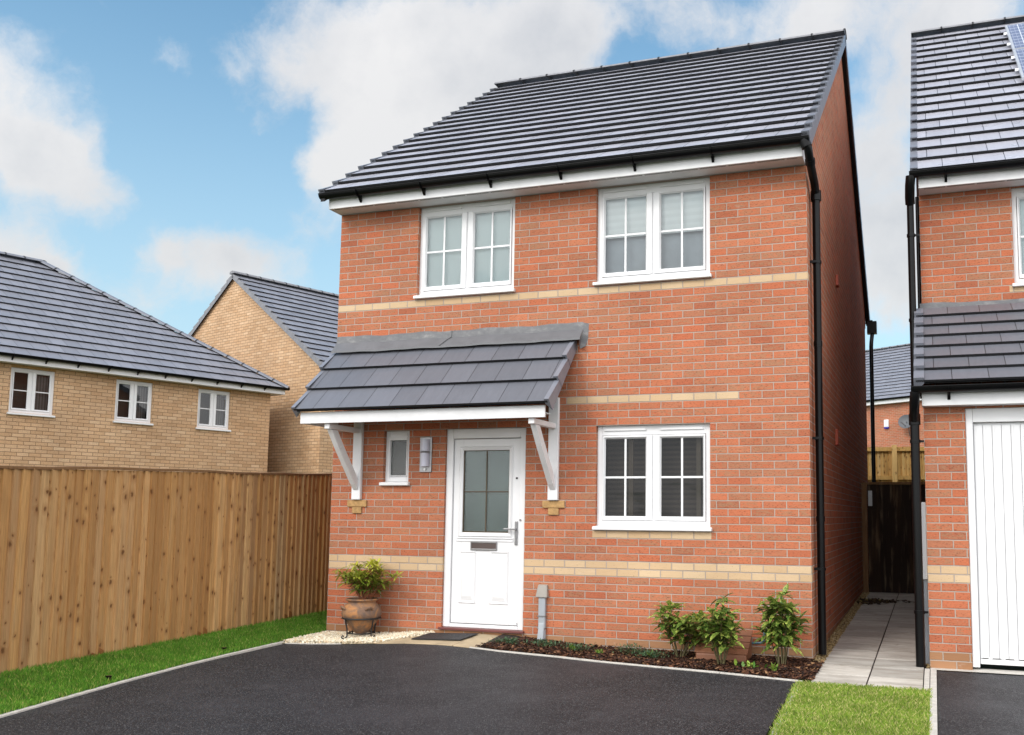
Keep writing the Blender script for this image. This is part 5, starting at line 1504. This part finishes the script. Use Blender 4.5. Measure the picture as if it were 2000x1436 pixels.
# cloud field: soft lobes placed at sky directions, broken up by noise
wob = t.vm('SCALE', t.vm('SUBTRACT', t.noise(dirv, 5., 6, .6, out=1), (.5, .5, .5)), scale=.12)
dv = t.vm('ADD', dirv, wob)
blobs = [(560, 100, 150, .8), (420, 70, 80, .6), (740, 70, 210, 1.), (950, 110, 240, 1.1), (830, 240, 170, .9), (690, 310, 110, .9), (900, 330, 160, .9),
         (60, 230, 130, .85), (120, 330, 110, .85), (210, 385, 70, .7), (-40, 120, 120, .6), (20, 480, 110, .9), (120, 520, 70, .7),
         (320, 490, 60, .55), (420, 530, 100, .8), (530, 570, 110, .7), (250, 600, 200, .5), (1450, 70, 170, .62), (1290, 10, 140, .5), (1720, 420, 160, 1.0), (1700, 260, 120, .75), (1740, 560, 110, .6),
         (1650, 40, 130, .7), (1900, 10, 190, .9), (2050, 200, 200, .8), (520, 235, 40, .45), (720, 215, 100, .7), (630, 320, 75, .8), (90, 290, 80, .5), (640, 420, 110, .5), (1080, 160, 160, .6), (1560, 90, 160, .55), (1820, 120, 120, .5), (880, 420, 160, .8), (1860, 500, 220, .6), (1150, 30, 140, .6), (330, 80, 60, .5)]
acc = None
for (bx, by, br_, bs) in blobs:
    d_ = pixdir(bx, by)
    q = t.m('MULTIPLY', t.mr(t.vm('DISTANCE', dv, tuple(d_)), 0., br_ / 1861 * 1.15, 1., 0., True), bs)
    acc = q if acc is None else t.m('ADD', acc, q)
# rest of the sky, out of view: cloud thickened to whiten its light
x_, y_, z_ = t.xyz(dirv)
pl = t.vm('SCALE', t.comb(x_, y_, 0.), scale=t.m('DIVIDE', 1., t.m('ADD', t.m('ABSOLUTE', z_), .18)))
gen = t.noise(pl, 1.6, 7, .6)
behind = t.mr(t.vm('DOT_PRODUCT', dirv, tuple(pixdir(1000, 500))), .55, .2, 0., 1.)
acc = t.m('ADD', acc, t.m('MULTIPLY', t.mr(gen, .25, .45), behind))
fine = t.noise(t.vm('ADD', dirv, t.vm('SCALE', wob, scale=.8)), 7., 9, .66)
acc = t.m('ADD', acc, t.mr(fine, .3, .7, -.44, .40))
mask = t.mr(acc, .20, 1.02, 0., .95, True)
shade = t.mr(t.noise(t.vm('ADD', dirv, (.02, .0, .03)), 4.5, 6, .6), .35, .68)
shade = t.m('MULTIPLY', shade, t.mr(acc, .5, 1.4, .35, 1.))
cloud = t.mix(shade, (.78, .79, .80), (.53, .56, .605))
fill_glow = t.mr(t.vm('DOT_PRODUCT', dirv, (.18, -.72, .67)), -.50, .95, 1., 3.5, True)  # cloud brightened behind the camera, added as soft fill light
cloud = t.vm('SCALE', cloud, scale=fill_glow)
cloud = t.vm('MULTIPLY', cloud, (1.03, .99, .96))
skyc = t.vm('SCALE', sky.outputs[0], scale=.14)
skyc = t.vm('MULTIPLY', skyc, (1.20, 1.48, 1.36))
hz = t.mr(z_, .02, .50, .80, 0., True)
skyc = t.mix(hz, skyc, (.52, .685, .785))
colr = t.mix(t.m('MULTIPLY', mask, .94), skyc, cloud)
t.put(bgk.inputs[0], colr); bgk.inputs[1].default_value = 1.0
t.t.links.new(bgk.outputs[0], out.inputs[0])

vs_ = sc.view_settings; vs_.view_transform = 'Standard'; vs_.look = 'None'; vs_.exposure = .12; vs_.gamma = 1; vs_.use_curve_mapping = False
sc.cycles.max_bounces = 5; sc.cycles.diffuse_bounces = 3; sc.cycles.transparent_max_bounces = 12; sc.cycles.use_denoising = True
